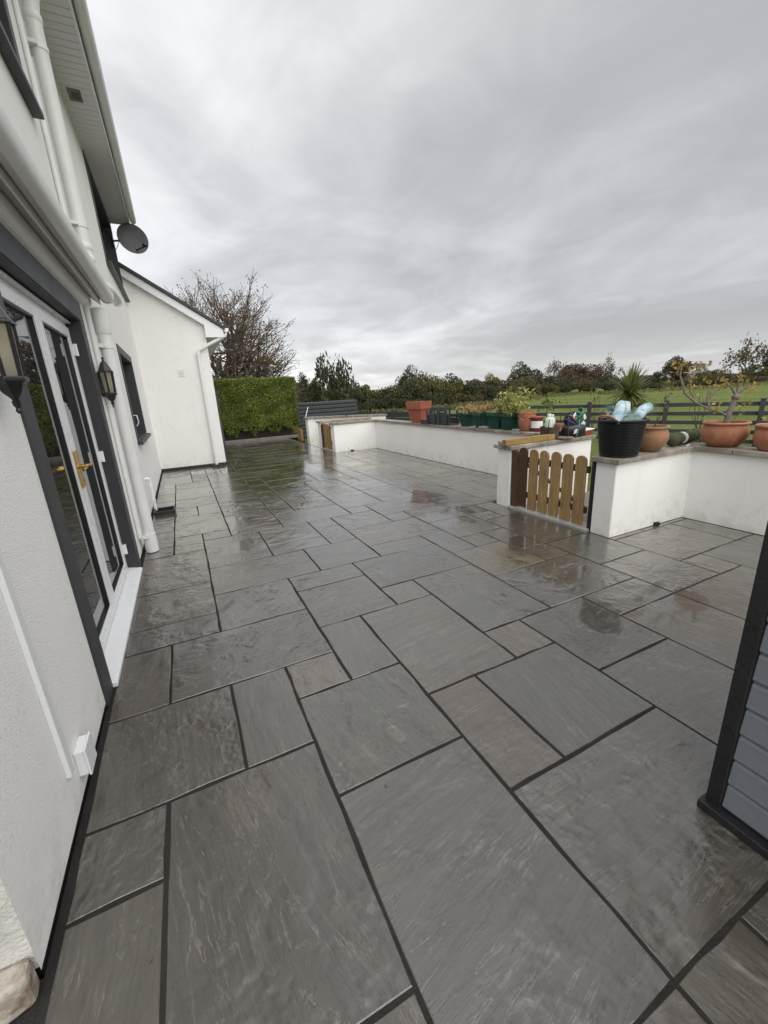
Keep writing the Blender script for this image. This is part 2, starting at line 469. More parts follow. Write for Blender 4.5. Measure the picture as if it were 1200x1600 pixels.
M_SOIL = plain('soil', (0.03, 0.022, 0.016), 0.9, var=.4, nscale=30, bump=.8, bscale=60)
M_TIM = timber_mat('treated_pine', (0.50, 0.335, 0.145), (0.26, 0.155, 0.06), gap=.85)
M_TIMD = timber_mat('dark_stained_pine', (0.115, 0.058, 0.026), (0.075, 0.038, 0.018))
M_TIMH = timber_mat('treated_pine_beam', (0.43, 0.29, 0.10), (0.30, 0.19, 0.06), scale=(.9, 9, 9))
M_FENCE = plain('slate_fence_paint', (0.034, 0.038, 0.046), 0.55, var=.2, nscale=5, bump=.25, bscale=50)
M_SHED = plain('grey_shed_board', (0.150, 0.165, 0.185), 0.38, var=.10, nscale=5, bump=.2, bscale=35, coat=.15)
M_ROOF = plain('slate_roof', (0.030, 0.033, 0.038), 0.5, var=.25, nscale=8, bump=.4, bscale=30)
M_BARK = plain('bark', (0.050, 0.040, 0.032), 0.85, var=.35, nscale=14, bump=.6, bscale=40)
M_BARKT = plain('brown_bark', (0.105, 0.080, 0.060), 0.85, var=.3, nscale=9)
M_BARKG = plain('grey_bark', (0.16, 0.135, 0.115), 0.8, var=.3, nscale=20, bump=.5, bscale=60)
M_GRASS = grass_mat()
M_HEDGE = leaf_mat('hedge_leaf', [(.050, .078, .011), (.11, .15, .018), (.18, .215, .028), (.08, .11, .013), (.33, .35, .06)], .45)
M_LDARK = leaf_mat('leaf_dark_green', [(.028, .036, .015), (.045, .055, .022), (.070, .075, .030), (.035, .042, .018)], .55, .2)
M_LOLIVE = leaf_mat('leaf_olive', [(.060, .060, .022), (.095, .092, .030), (.13, .11, .038), (.075, .075, .025)], .55, .25)
M_LBROWN = leaf_mat('leaf_brown', [(.055, .040, .026), (.088, .062, .036), (.11, .078, .040), (.060, .050, .030)], .6, .2)
M_LTREE = leaf_mat('leaf_russet', [(.15, .095, .055), (.22, .14, .075), (.18, .12, .065), (.12, .085, .055)], .6, .3)
M_LYEL = leaf_mat('leaf_yellow_green', [(.10, .11, .022), (.17, .17, .035), (.22, .20, .05), (.12, .13, .03)], .5, .3)
M_LVAR = leaf_mat('leaf_variegated', [(.22, .24, .05), (.45, .42, .14), (.30, .33, .08), (.10, .15, .03), (.50, .47, .22)], .5, .3)
M_LORANGE = leaf_mat('leaf_orange', [(.42, .26, .10), (.50, .33, .16), (.26, .24, .07), (.48, .24, .11)], .5, .3)
M_LGOLD = leaf_mat('leaf_gold', [(.46, .30, .07), (.38, .28, .06), (.28, .26, .06), (.42, .22, .08)], .5, .35)
M_LSTRAP = leaf_mat('leaf_strap', [(.065, .095, .022), (.13, .17, .04), (.24, .26, .09), (.045, .065, .016)], .4, .25)
M_LDRY = leaf_mat('dry_grass', [(.18, .15, .06), (.12, .13, .04), (.22, .19, .09)], .7, .3)
M_MOSS = plain('moss_green_netting', (0.055, 0.062, 0.026), 0.9, var=.4, nscale=25, bump=.9, bscale=90)
M_BAGS = plain('printed_bag', (0.36, 0.46, 0.50), 0.35, var=.25, nscale=12, bump=.3, bscale=22, dirt=((.12, .26, .34), 9, .5, .58, .8))
M_BAGG = plain('green_bag', (0.10, 0.16, 0.14), 0.35, var=.3, nscale=12, bump=.3, bscale=22, dirt=((.62, .66, .66), 10, .55, .6, .9))
M_WHITE = plain('white_label', (0.75, 0.75, 0.73), 0.5, var=.05)
M_PALE = plain('pale_plastic', (0.55, 0.60, 0.52), 0.35, var=.08)
M_RED = plain('red_plastic', (0.24, 0.035, 0.034), 0.4, var=.1)
M_HOSE = plain('green_hose', (0.020, 0.16, 0.085), 0.4, var=.2)
M_HOSE2 = plain('navy_cable', (0.020, 0.025, 0.08), 0.4, var=.2)
M_PINK = plain('pink_rope', (0.50, 0.12, 0.17), 0.5, var=.2)
M_BASKET = plain('basket_brown', (0.075, 0.055, 0.042), 0.8, var=.4, nscale=30, bump=.8, bscale=50)
M_MAROON = plain('maroon_print', (0.10, 0.02, 0.025), 0.4, var=.1)
M_PLINTH = plain('weathered_plinth', (0.36, 0.33, 0.28), 0.85, var=.3, nscale=12, bump=1.0, bscale=26, dirt=((.12, .07, .035), 9, .46, .60, .9))
M_CONC = plain('concrete_edge', (0.17, 0.15, 0.125), 0.7, var=.25, nscale=6, bump=.4)
M_HOUSEW = plain('far_house_wall', (0.55, 0.53, 0.49), 0.8, var=.05)

# ================================================================== GROUND, PATIO
rs = np.random.RandomState(7)
rnd = random.Random(11)
GZ = -0.30

def ground():
    rad = [0, 6, 12, 18, 25, 35, 50, 70, 100, 160, 300, 700, 1800]
    n = 48
    mb = MB()
    for r in rad[1:]:
        for k in range(n):
            t = 2*math.pi*k/n
            x, y = r*math.sin(t)+2, r*math.cos(t)+4
            z = GZ if r < 15 else GZ + .05*math.sin(x*.21+1)*math.sin(y*.17)
            mb.v.append((x, y, z))
    c0 = len(mb.v)
    mb.v.append((2, 4, GZ))
    for k in range(n):
        mb.f.append((c0, (k+1) % n, k))
    for i in range(len(rad)-2):
        for k in range(n):
            mb.f.append((i*n+k, i*n+(k+1) % n, (i+1)*n+(k+1) % n, (i+1)*n+k))
    o = obj('field', mb, M_GRASS)
    o.data.shade_smooth()
    return structure(o)
ground()

YS_ = -1.31
U = 0.3                                    # paving module
# rectangles (x0, y0, x1, y1) in modules, read off the photograph
SLABS = [(-4, -1, -1, 1), (-5, -1, -4, 1), (-5, 1, -3, 2), (-5, 2, -3, 4), (-5, 4, -3, 7), (-5, 7, -4, 8), (-4, 7, -3, 9), (-5, 8, -4, 10), (-5, 10, -4, 12),
         (-3, 1, -1, 3), (-3, 3, 0, 5), (-3, 5, -1, 8), (-1, 5, 1, 6), (-1, 6, 1, 8), (0, 3, 2, 5), (-1, 2, 1, 3), (-1, 0, 1, 2), (-1, -2, 0, 0), (-2, -2, -1, -1),
         (-2, -4, 0, -2), (0, -3, 2, 0), (1, 1, 4, 3), (1, 0, 2, 1), (1, 7, 2, 8), (1, 5, 2, 7), (2, 4, 5, 6), (2, 3, 4, 4), (4, 2, 5, 4), (5, 2, 6, 3), (2, 6, 4, 8), (4, 6, 5, 7),
         (2, -2, 4, 1), (4, 0, 6, 2), (4, -2, 7, 0), (6, 0, 7, 1), (6, 1, 7, 3), (5, 3, 7, 5), (5, 5, 7, 7), (4, 7, 7, 9), (3, 8, 4, 9), (0, 8, 3, 10), (3, 9, 5, 11), (5, 9, 7, 12),
         (5, -3, 7, -2), (3, -4, 5, -2), (5, -6, 7, -3), (2, -3, 3, -2), (1, -5, 3, -3), (3, -7, 5, -4), (0, -5, 1, -3), (0, -7, 3, -5),
         (-5, -3, -3, -1), (-3, -3, -2, -1), (-4, -6, -2, -3), (-5, -4, -4, -3), (-5, -7, -4, -4), (-4, -8, -2, -6), (-2, -7, 0, -4), (0, -9, 1, -7), (1, -9, 3, -7), (-2, -9, 0, -7),
         (7, -1, 9, 1), (7, -3, 9, -1), (9, -2, 12, 0), (9, -3, 10, -2), (10, -4, 12, -2), (7, -5, 10, -3), (7, 1, 9, 4), (12, -2, 13, 0), (12, -4, 13, -2), (10, 13, 12, 15),
         (-4, 9, -2, 12), (-3, 8, -2, 9), (-2, 8, 0, 11), (-2, 11, 0, 13), (1, 10, 3, 12), (0, 10, 1, 15), (2, 12, 3, 13), (-4, 14, -2, 16), (-2, 13, 0, 14), (-4, 12, -3, 14), (-3, 12, -2, 14),
         (9, 0, 10.6, .2), (10.6, 0, 13, .2)]
BUFF, YEL, MAUVE, BROWN, GREEN, GREY, DARK = (.25, .22, .17), (.155, .132, .066), (.118, .100, .090), (.108, .092, .078), (.108, .111, .099), (.116, .110, .103), (.072, .069, .067)
SPECIAL = {(4, 0, 6, 2): YEL, (-2, -2, -1, -1): (.185, .148, .122), (1, 0, 2, 1): (.165, .132, .110), (0, -5, 1, -3): (.128, .100, .084), (0, -3, 2, 0): (.148, .132, .117), (2, -2, 4, 1): (.118, .120, .105),
           (-2, -4, 0, -2): (.112, .116, .103), (10, 13, 12, 15): BUFF, (-5, -1, -4, 1): BROWN, (-5, -3, -3, -1): (.105, .094, .084), (9, -2, 12, 0): (.14, .118, .108),
           (10, -4, 12, -2): (.10, .10, .098), (1, -5, 3, -3): GREEN, (2, -3, 3, -2): (.165, .142, .125), (-5, -4, -4, -3): (.095, .088, .08), (-5, -7, -4, -4): (.105, .098, .085),
           (-4, 7, -3, 9): (.15, .135, .11), (-4, 9, -2, 12): (.15, .14, .115), (3, -4, 5, -2): (.105, .100, .094), (7, 1, 9, 4): (.085, .075, .066)}

def allowed(i, j):
    if j < -10 or j > 46 or i < -5:
        return False
    if i < 7:
        return j < 27 if i < 0 else True
    if i < 9:
        return True
    if i < 13:
        return (6 <= j <= 26) or (-12 < j < 0)
    return False
used = set()
for (x0, y0, x1, y1) in SLABS:
    for i in range(int(x0), int(x1)):
        for j in range(int(y0), max(int(y1), int(y0)+1)):
            used.add((i, j))
SIZES = [(3, 2), (2, 3), (2, 2), (2, 2), (3, 2), (2, 1), (1, 2), (1, 1)]
AUTO = []
for j in range(-10, 47):
    for i in range(-5, 13):
        if (i, j) in used or not allowed(i, j):
            continue
        opts = SIZES[:]
        rnd.shuffle(opts)
        opts.append((1, 1))
        for (w, d) in opts:
            cells = [(i+a, j+c) for a in range(w) for c in range(d)]
            if any((q in used) or (not allowed(*q)) or ((q[0] < 7) != (i < 7)) for q in cells):
                continue
            used.update(cells)
            AUTO.append((i, j, i+w, j+d))
            break
# the course cut to fit against the gable
AUTO += [(-5, 27, -3, 27.5), (-3, 27, -1, 27.5), (-1, 27, 0, 27.5)]

AUTO += [(-7, -6, -5, -4.75), (-7, -9, -5, -6), (-10, -7, -7, -4.75), (-10, -9, -7, -7)]
patio = structure(obj('patio', MB().box((-1.5, -6.0, GZ-.1), (2.72, 14.1, -0.0017)), M_JOINT))
obj('mortar_bed', MB().box((-3.2, -6.0, GZ-.1), (-1.501, YS_, -0.0021)), M_JOINT, patio)
obj('mortar_bed', MB().box((2.722, -6.0, GZ-.1), (3.95, .28, -0.0021)).box((2.722, 1.5, GZ-.1), (3.95, 8.2, -0.0025)), M_JOINT, patio)

SLABMESH = {}
def slab_mesh(w, d):
    var = rnd.randrange(4)
    k = (round(w, 2), round(d, 2), var)
    if k in SLABMESH:
        return SLABMESH[k]
    g = 0.0053
    X, Y = w*U/2-g, d*U/2-g
    pts = []
    def edge(ax, ay, bx, by, n):
        for q in range(n):
            t = q/n
            jx = rnd.uniform(-.0042, .0042) if q else 0
            pts.append((ax+(bx-ax)*t+jx*(ay != by)+rnd.uniform(-.001, .001), ay+(by-ay)*t+jx*(ax != bx)+rnd.uniform(-.001, .001)))
    nw, nd = max(2, int(round(w*1.5))+1), max(2, int(round(d*1.5))+1)
    edge(-X, -Y, X, -Y, nw)
    edge(X, -Y, X, Y, nd)
    edge(X, Y, -X, Y, nw)
    edge(-X, Y, -X, -Y, nd)
    n = len(pts)
    sx, sy = (X-.004)/X, (Y-.004)/Y
    v = [(x, y, -.03) for x, y in pts]+[(x, y, -.0035) for x, y in pts]+[(x*sx, y*sy, 0) for x, y in pts]
    f = [(i, (i+1) % n, n+(i+1) % n, n+i) for i in range(n)]+[(n+i, n+(i+1) % n, 2*n+(i+1) % n, 2*n+i) for i in range(n)]+[tuple(range(2*n, 3*n))]
    me = bpy.data.meshes.new('slab')
    me.from_pydata(v, [], f)
    me.materials.append(M_SLAB)
    SLABMESH[k] = me
    return me

PAL = [GREY, GREY, GREY, (.104, .108, .106), GREEN, (.118, .116, .088), MAUVE, (.140, .112, .098), (.132, .108, .084), (.098, .092, .086), (.140, .126, .104)]
for rect in SLABS+AUTO:
    x0, y0, x1, y1 = rect
    if x0 == -5:
        x0 = -4.935
    o = bpy.data.objects.new('slab', slab_mesh(x1-x0, y1-y0))
    COL.objects.link(o)
    o.parent = patio
    o.location = ((x0+x1)/2*U, (y0+y1)/2*U, rnd.uniform(-.0004, .0008))
    o.rotation_euler = (rnd.uniform(-.0022, .0022), rnd.uniform(-.0022, .0022), rnd.choice((0, math.pi))+rnd.uniform(-.002, .002))
    c = SPECIAL.get(rect) or rnd.choice(PAL)
    k = 1.0+rnd.uniform(-.10, .10) if rect not in SPECIAL else 1.0
    k *= .66
    along_y = (y1-y0) > (x1-x0) or ((y1-y0) == (x1-x0) and rnd.random() < .5)
    if rnd.random() < .18:
        along_y = not along_y
    o.color = (c[0]*k, c[1]*k*.93, c[2]*k*.79, 1.0 if along_y else 0.0)

# slot drain between the two fields of paving
sd = thing('slot_drain', 'thin black slot drain running lengthwise through the paving', 'drain', (2.1, 0, 0))
obj('channel_edge', MB().box((-.0075, -4, -.03), (-.0035, 14, -.001)), M_BLACK, sd)
obj('channel_edge', MB().box((.0035, -4, -.03), (.0075, 14, -.001)), M_BLACK, sd)

# ================================================================== HOUSE
house = thing('house', 'white roughcast house with anthracite window surrounds and a projecting gable end', 'house', (-1.5, 4, 0))
def H(name, mb, mt, parent=None, **k):
    """part of the house; coordinates are given in the world"""
    o = obj(name, mb, mt, parent or house, **k)
    if parent is None:
        o.location = (1.5, -4, 0)
    return o

DOOR = (0.0, 1.84, 0.03, 2.18)
WIN1 = (4.42, 6.06, 1.03, 2.20)
UPW1 = (0.75, 1.86, 3.62, 4.70)
UPW2 = (5.62, 8.06, 3.60, 4.85)
YS, YE, HT = -1.31, 8.28, 4.96

def wall_holes(x, y0, y1, z0, z1, holes, depth):
    ys = sorted({y0, y1} | {h[0] for h in holes} | {h[1] for h in holes})
    zs = sorted({z0, z1} | {h[2] for h in holes} | {h[3] for h in holes})
    mb = MB()
    for a in range(len(ys)-1):
        for c in range(len(zs)-1):
            cy, cz = (ys[a]+ys[a+1])/2, (zs[c]+zs[c+1])/2
            if any(h[0] < cy < h[1] and h[2] < cz < h[3] for h in holes):
                continue
            mb.poly([(x, ys[a], zs[c]), (x, ys[a+1], zs[c]), (x, ys[a+1], zs[c+1]), (x, ys[a], zs[c+1])], [(0, 1, 2, 3)])
    for (a0, a1, c0, c1) in holes:
        P = [(a0, c0), (a1, c0), (a1, c1), (a0, c1)]
        for q in range(4):
            u, w = P[q], P[(q+1) % 4]
            mb.poly([(x, u[0], u[1]), (x, w[0], w[1]), (x-depth, w[0], w[1]), (x-depth, u[0], u[1])], [(0, 1, 2, 3)])
    return mb

WX = -1.5
mb = wall_holes(WX, YS, YE, 0.045, HT, [DOOR, WIN1, UPW1, UPW2], 0.30)
# end wall at the near corner, and the back so that the house is closed
mb.poly([(-8.5, YS, .045), (-8.5, YS, HT), (-8.5, 14, HT), (-8.5, 14, .045)], [(0, 1, 2, 3)])
H('wall', mb, M_RENDER)
H('end_wall', MB().poly([(WX, YS, .045), (WX, YS, HT), (-8.5, YS, HT), (-8.5, YS, .045)], [(0, 1, 2, 3)]), M_OLDRENDER)
# dark damp-proof plinth strip at the foot
H('plinth', MB().box((WX-.05, YS+.02, GZ), (WX-.006, DOOR[0], 0.05)), M_BLACKPL)
H('plinth', MB().box((WX-.05, DOOR[1], GZ), (WX-.006, YE, 0.05)), M_BLACKPL)
H('plinth', MB().box((-8.4, YS+.01, GZ), (WX-.051, YS+.05, .05)), M_BLACKPL)
H('gravel_strip', MB().box((WX-.004, YS, -.03), (-1.4825, YE, -.006)), M_JOINT)

# broken plinth stones at the near corner
pl = MB()
pts = [(-1.505, YS-.002), (-1.50, YS-.055), (-1.56, YS-.075), (-1.70, YS-.085), (-2.2, YS-.08), (-2.2, YS-.002)]
pl.prism([(x, y, .0) for x, y in pts], (0, 0, .105))
H('corner_plinth', pl, M_PLINTH, bevel=.012)

def frame_ring(x, hole, w, depth, proud):
    """flat band round an opening on a wall that faces +x"""
    a0, a1, c0, c1 = hole
    m_ = MB()
    m_.box((x-depth, a0-w, c0), (x+proud, a0, c1))
    m_.box((x-depth, a1, c0), (x+proud, a1+w, c1))
    m_.box((x-depth, a0-w, c1), (x+proud, a1+w, c1+w))
    return m_

# ---- french doors
door = H('door', frame_ring(WX, (DOOR[0], DOOR[1], .004, DOOR[3]), .16, .02, .012), M_DARK, bevel=.004)
door.name = 'french_door'
DX = -1.585
def D(name, mb, mt, **k):
    return obj(name, mb, mt, door, **k)
m_ = MB()
m_.box((WX-.09, DOOR[1]-.004, .03), (WX+.004, DOOR[1]+.01, DOOR[3])).box((WX-.09, DOOR[0]-.01, .03), (WX+.004, DOOR[0]+.004, DOOR[3])).box((WX-.09, DOOR[0], DOOR[3]-.006), (WX+.004, DOOR[1], DOOR[3]+.01))
D('reveal', m_, M_DARK)
m_ = MB()
fz = DOOR[3]-.006
m_.box((DX-.06, DOOR[0]+.004, .05), (DX, DOOR[0]+.06, fz)).box((DX-.06, DOOR[1]-.06, .05), (DX, DOOR[1]-.004, fz)).box((DX-.06, DOOR[0]+.004, fz-.06), (DX, DOOR[1]-.004, fz-.001))
D('outer_frame', m_, M_UPVC, bevel=.004)
mid = .92
for (a, c) in ((DOOR[0]+.062, mid-.002), (mid+.002, DOOR[1]-.062)):
    lf = MB()
    t = .075
    lf.box((DX-.05, a, .065), (DX+.016, a+t, fz-.064)).box((DX-.05, c-t, .065), (DX+.016, c, fz-.064))
    lf.box((DX-.05, a+t, .065), (DX+.0158, c-t, .065+t)).box((DX-.05, a+t, fz-.064-t), (DX+.0158, c-t, fz-.064))
    D('door_leaf', lf, M_UPVC, bevel=.005)
    gk = MB()
    for (y0, y1, z0, z1) in ((a+t, a+t+.008, .14, fz-.139), (c-t-.008, c-t, .14, fz-.139), (a+t+.008, c-t-.008, .14, .148), (a+t+.008, c-t-.008, fz-.147, fz-.139)):
        gk.box((DX-.03, y0, z0), (DX+.004, y1, z1))
    D('gasket', gk, M_BLACKPL)
    D('pane', MB().box((DX-.03, a+t+.002, .142), (DX-.012, c-t-.002, fz-.141)), M_GLASS)
# weather bar, sill
D('drip_bar', MB().box((DX, DOOR[0]+.03, fz-.030), (DX+.03, DOOR[1]-.03, fz-.012)), M_UPVC, bevel=.004)
D('door_sill', MB().prism([(DX-.06, DOOR[0]+.0, .004), (WX+.035, DOOR[0]+.0, .004), (WX+.035, DOOR[0]+.0, .03), (DX+.02, DOOR[0]+.0, .05), (DX-.06, DOOR[0]+.0, .05)], (0, DOOR[1]-DOOR[0], 0)), M_UPVC, bevel=.003)
for y in (mid-.042, mid+.040):
    D('handle_plate', MB().box((DX+.0165, y-.014, .99), (DX+.026, y+.014, 1.24)), M_GOLD, bevel=.006, segs=3)
D('lever_handle', MB().tube([(DX+.02, mid+.04, 1.13), (DX+.065, mid+.04, 1.13), (DX+.072, mid+.055, 1.13), (DX+.072, mid+.16, 1.125)], [.011, .010, .010, .008]), M_GOLD, smooth=50)
D('lever_handle', MB().tube([(DX+.02, mid-.042, 1.13), (DX+.065, mid-.042, 1.13), (DX+.072, mid-.055, 1.13), (DX+.072, mid-.16, 1.125)], [.011, .010, .010, .008]), M_GOLD, smooth=50)
for z in (.25, 1.10, 1.95):
    for y in (DOOR[0]+.055, DOOR[1]-.055):
        D('hinge', MB().tube([(DX+.03, y, z-.045), (DX+.03, y, z+.045)], .013).box((DX, y-.022, z-.04), (DX+.024, y+.022, z+.04)), M_UPVC, smooth=40)

# ---- windows
def window(hole, surround, sillw, handle, prefix_mull=1):
    a0, a1, c0, c1 = hole
    w = H('window', frame_ring(WX, hole, surround, .02, .012), M_DARK, bevel=.003)
    m_ = MB()
    m_.box((WX-.20, a1-.004, c0), (WX+.003, a1+.01, c1)).box((WX-.20, a0-.01, c0), (WX+.003, a0+.004, c1)).box((WX-.20, a0, c1-.006), (WX+.003, a1, c1+.01)).box((WX-.20, a0, c0-.01), (WX+.003, a1, c0+.002))
    obj('reveal', m_, M_DARK, w)
    fx = WX-.13
    m_ = MB()
    m_.box((fx-.06, a0+.005, c0+.005), (fx, a0+.065, c1-.007)).box((fx-.06, a1-.065, c0+.005), (fx, a1-.005, c1-.007))
    m_.box((fx-.06, a0+.065, c0+.005), (fx-.001, a1-.065, c0+.065)).box((fx-.06, a0+.065, c1-.067), (fx-.001, a1-.065, c1-.007))
    for k in range(prefix_mull):
        y = a0+(a1-a0)*(k+1)/(prefix_mull+1)
        m_.box((fx-.06, y-.035, c0+.065), (fx-.0015, y+.035, c1-.067))
    obj('window_frame', m_, M_DARKWIN, w, bevel=.004)
    n = prefix_mull+1
    for k in range(n):
        y0 = a0+(a1-a0)*k/n+.05
        y1 = a0+(a1-a0)*(k+1)/n-.05
        obj('pane', MB().box((fx-.04, y0, c0+.06), (fx-.025, y1, c1-.062)), M_GLASS, w)
    obj('sill', MB().prism([(WX-.12, a0-surround-.03, c0+.003), (WX+sillw, a0-surround-.03, c0-.016), (WX+sillw, a0-surround-.03, c0-.06), (WX-.12, a0-surround-.03, c0-.06)], (0, a1-a0+2*surround+.06, 0)), M_DARK, w, bevel=.004)
    return w
w1 = window(WIN1, .10, .07, True)
obj('window_handle', MB().tube([(WX-.13, 5.93, 1.34), (WX-.07, 5.93, 1.34), (WX-.06, 5.93, 1.22), (WX-.10, 5.93, 1.16)], .010), M_UPVC, w1, smooth=50)
window(UPW1, .10, .07, False)
window(UPW2, .10, .07, False, 2)

# ---- canopy above the doors: sloping soffit, fascia and gutter
CY0, CY1 = -1.30, 2.44
cn = H('canopy', MB().prism([(WX+.001, CY0, 2.50), (-1.387, CY0, 2.405), (-1.387, CY0, 2.50), (WX+.001, CY0, 2.56)], (0, CY1-CY0, 0)), M_SOFFIT, bevel=.003)
obj('canopy_roof', MB().prism([(WX+.002, CY0-.01, 2.563), (-1.36, CY0-.01, 2.505), (-1.36, CY0-.01, 2.517), (WX+.002, CY0-.01, 2.58)], (0, CY1-CY0+.02, 0)), M_ROOF, cn)
obj('cove_moulding', MB().tube([(WX-.012, CY0, 2.425), (WX-.012, CY1-.05, 2.425)], .068, 24), M_PIPE, cn, smooth=50)
gp = [(-.055, .03), (-.052, -.012), (-.034, -.042), (0, -.055), (.034, -.042), (.052, -.012), (.055, .03), (.049, .03), (.046, -.01), (.03, -.036), (0, -.048), (-.03, -.036), (-.046, -.01), (-.049, .03)]
def gutter(name, x, z, y0, y1, mt, parent, s=1.0):
    n = len(gp)
    m_ = MB()
    m_.poly([(x+a*s, y0, z+c*s) for a, c in gp]+[(x+a*s, y1, z+c*s) for a, c in gp], [(i, (i+1) % n, n+(i+1) % n, n+i) for i in range(n)])
    for y in (y0, y1):
        m_.poly([(x+a*s, y, z+c*s) for a, c in gp[:7]], [tuple(range(7))])
    return obj(name, m_, mt, parent, smooth=40)
gutter('gutter', -1.326, 2.475, CY0, CY1+.01, M_PIPE, cn)
gutter('stop_end', -1.326, 2.475, CY1-.03, CY1+.02, M_PIPE, cn, 1.08)
obj('fascia', MB().box((-1.3865, CY0, 2.40), (-1.381, CY1, 2.50)), M_PIPE, cn, bevel=.002)

# ---- downpipes
def clip(m_, x, y, z, r, w=.02):
    m_.tube([(x, y, z-w), (x, y, z+w)], r+.006, 16)
    m_.box((WX, y-r-.03, z-w*.8), (x, y+r+.03, z+w*.8))
PX, PY = -1.405, 2.36
dp = H('downpipe', MB().tube([(PX, PY, .03), (PX, PY, 2.33)], .055, 20), M_PIPE, smooth=50)
m_ = MB()
m_.tube([(PX, PY, 2.14), (PX, PY, 2.16), (PX, PY, 2.34), (PX, PY, 2.36)], [.058, .066, .066, .058], 20)
obj('collar', m_, M_PIPE, dp, smooth=40)
obj('shoe', MB().tube([(PX, PY, .008), (PX, PY, .16)], .062, 20), M_PIPE, dp, smooth=40)
for z in (.19, 2.04):
    m_ = MB()
    clip(m_, PX, PY, z, .055)
    obj('pipe_clip', m_, M_PIPE, dp, smooth=40)
obj('waste_pipe', MB().tube([(WX+.022, PY-.10, .2), (WX+.022, PY-.10, 2.40)], .021, 12), M_PIPE, dp, smooth=50)
# upper downpipe from the eaves, ending in a swan neck behind the canopy
m_ = MB().tube([(PX, 2.40, 2.62), (PX, 2.40, 4.45), (PX+.02, 2.40, 4.55), (-1.13, 2.40, 4.98)], .055, 20)
up = H('downpipe', m_, M_PIPE, smooth=50)
for z in (2.66, 2.74, 2.83, 4.38):
    obj('collar', MB().tube([(PX, 2.40, z), (PX, 2.40, z+.012), (PX, 2.40, z+.045), (PX, 2.40, z+.057)], [.056, .063, .063, .056], 20), M_PIPE, up, smooth=40)
for z in (3.02, 4.22):
    m_ = MB()
    clip(m_, PX, 2.40, z, .055, .016)
    obj('pipe_clip', m_, M_PIPE, up, smooth=40)
obj('swan_neck', MB().tube([(PX, 2.40, 2.68), (PX+.01, 2.44, 2.63), (-1.36, 2.55, 2.61), (-1.31, 2.75, 2.60), (-1.295, 3.10, 2.595), (-1.295, 3.16, 2.585), (-1.295, 3.18, 2.54)], .046, 16), M_PIPE, up, smooth=60)
obj('waste_pipe', MB().tube([(WX+.022, 2.28, 2.78), (WX+.022, 2.28, 4.96)], .02, 12), M_PIPE, up, smooth=50)

# ---- eaves: boarded soffit, fascia, gutter, roof
EX = -1.165
so = H('soffit', MB().box((WX-.05, YS-.2, HT+.012), (EX, YE-.01, HT+.03)), M_SOFFIT)
bm_ = MB().prism([(WX-.02, 0, HT), (EX-.004, 0, HT), (EX-.004, 0, HT+.0125), (WX-.02, 0, HT+.0125)], (0, .094, 0)).mesh('soffit_board')
bm_.materials.append(M_SOFFIT)
y = YS-.2
while y < YE-.11:
    o = bpy.data.objects.new('soffit_board', bm_)
    COL.objects.link(o)
    o.parent = so
    o.location = (0, y, 0)
    y += .1
m_ = MB()
m_.box((-1.43, 4.22, HT-.004), (-1.30, 4.45, HT+.001))
obj('soffit_vent', m_, M_CONC, so)
obj('vent_grille', MB().box((-1.395, 4.28, HT-.008), (-1.315, 4.40, HT-.004)), M_BLACKPL, so)
fa = H('fascia', MB().box((EX-.003, YS-.2, HT-.03), (EX+.016, YE, HT+.16)), M_UPVC, bevel=.003)
g = gutter('gutter', EX+.075, HT+.10, YS-.2, YE, M_PIPE, fa, 1.05)
for y in (-.5, 2.0, 3.91, 5.24, 6.66, 7.61):
    gutter('gutter_joint', EX+.075, HT+.10, y-.03, y+.03, M_PIPE, fa, 1.12)
# roof: both slopes
H('roof', MB().prism([(EX+.10, YS-.25, HT+.13), (-5.0, YS-.25, HT+2.6), (-8.9, YS-.25, HT+.13), (-8.9, YS-.25, HT+.05), (-5.0, YS-.25, HT+2.5), (EX+.10, YS-.25, HT+.10)], (0, YE+.04-YS+.25, 0)), M_ROOF)

# ---- gable end that faces the camera
GX = -0.075
def zr(x):
    return 3.045+(0.30-x)*0.632
ga = MB()
ga.prism([(WX-.2, YE, .06), (GX, YE, .06), (GX, YE, zr(GX)-.02), (WX-.2, YE, zr(WX-.2)-.02)], (0, 5.2, 0))
H('gable_wall', ga, M_RENDER)
H('gable_plinth', MB().box((WX, YE+.012, GZ), (GX-.012, YE+5, .065)), M_BLACKPL)
gr = H('gable_roof', MB().prism([(.34, YE-.16, zr(.34)+.02), (-6.5, YE-.16, zr(-6.5)+.02), (-6.5, YE-.16, zr(-6.5)+.10), (.34, YE-.16, zr(.34)+.10)], (0, 5.5, 0)), M_ROOF, bevel=.01)
obj('bargeboard', MB().prism([(.30, YE-.12, zr(.30)+.015), (-1.52, YE-.12, zr(-1.52)+.015), (-1.52, YE-.12, zr(-1.52)-.15), (-.085, YE-.12, zr(-.085)-.15), (-.085, YE-.12, zr(.3)-.16), (.30, YE-.12, zr(.3)-.16)], (0, .10, 0)), M_UPVC, gr, bevel=.003)
obj('eaves_box', MB().box((GX+.001, YE-.018, 2.885), (.30, YE+5.2, 3.04)), M_SOFFIT, gr, bevel=.003)
gutter('gutter', .365, 3.05, YE-.13, YE+5.2, M_UPVC, gr)
gpipe = H('gable_downpipe', MB().tube([(.36, YE-.06, 3.0), (.345, YE-.06, 2.94), (-.27, YE-.06, 2.63), (-.30, YE-.06, 2.55), (-.30, YE-.06, .03)], .036, 16), M_UPVC, smooth=60)
for z in (2.50, .25):
    obj('collar', MB().tube([(-.30, YE-.06, z), (-.30, YE-.06, z+.07)], .044, 16), M_UPVC, gpipe, smooth=40)
H('wall_vent', MB().box((-.785, YE-.012, 2.075), (-.635, YE+.01, 2.245)), M_PIPE, bevel=.004)
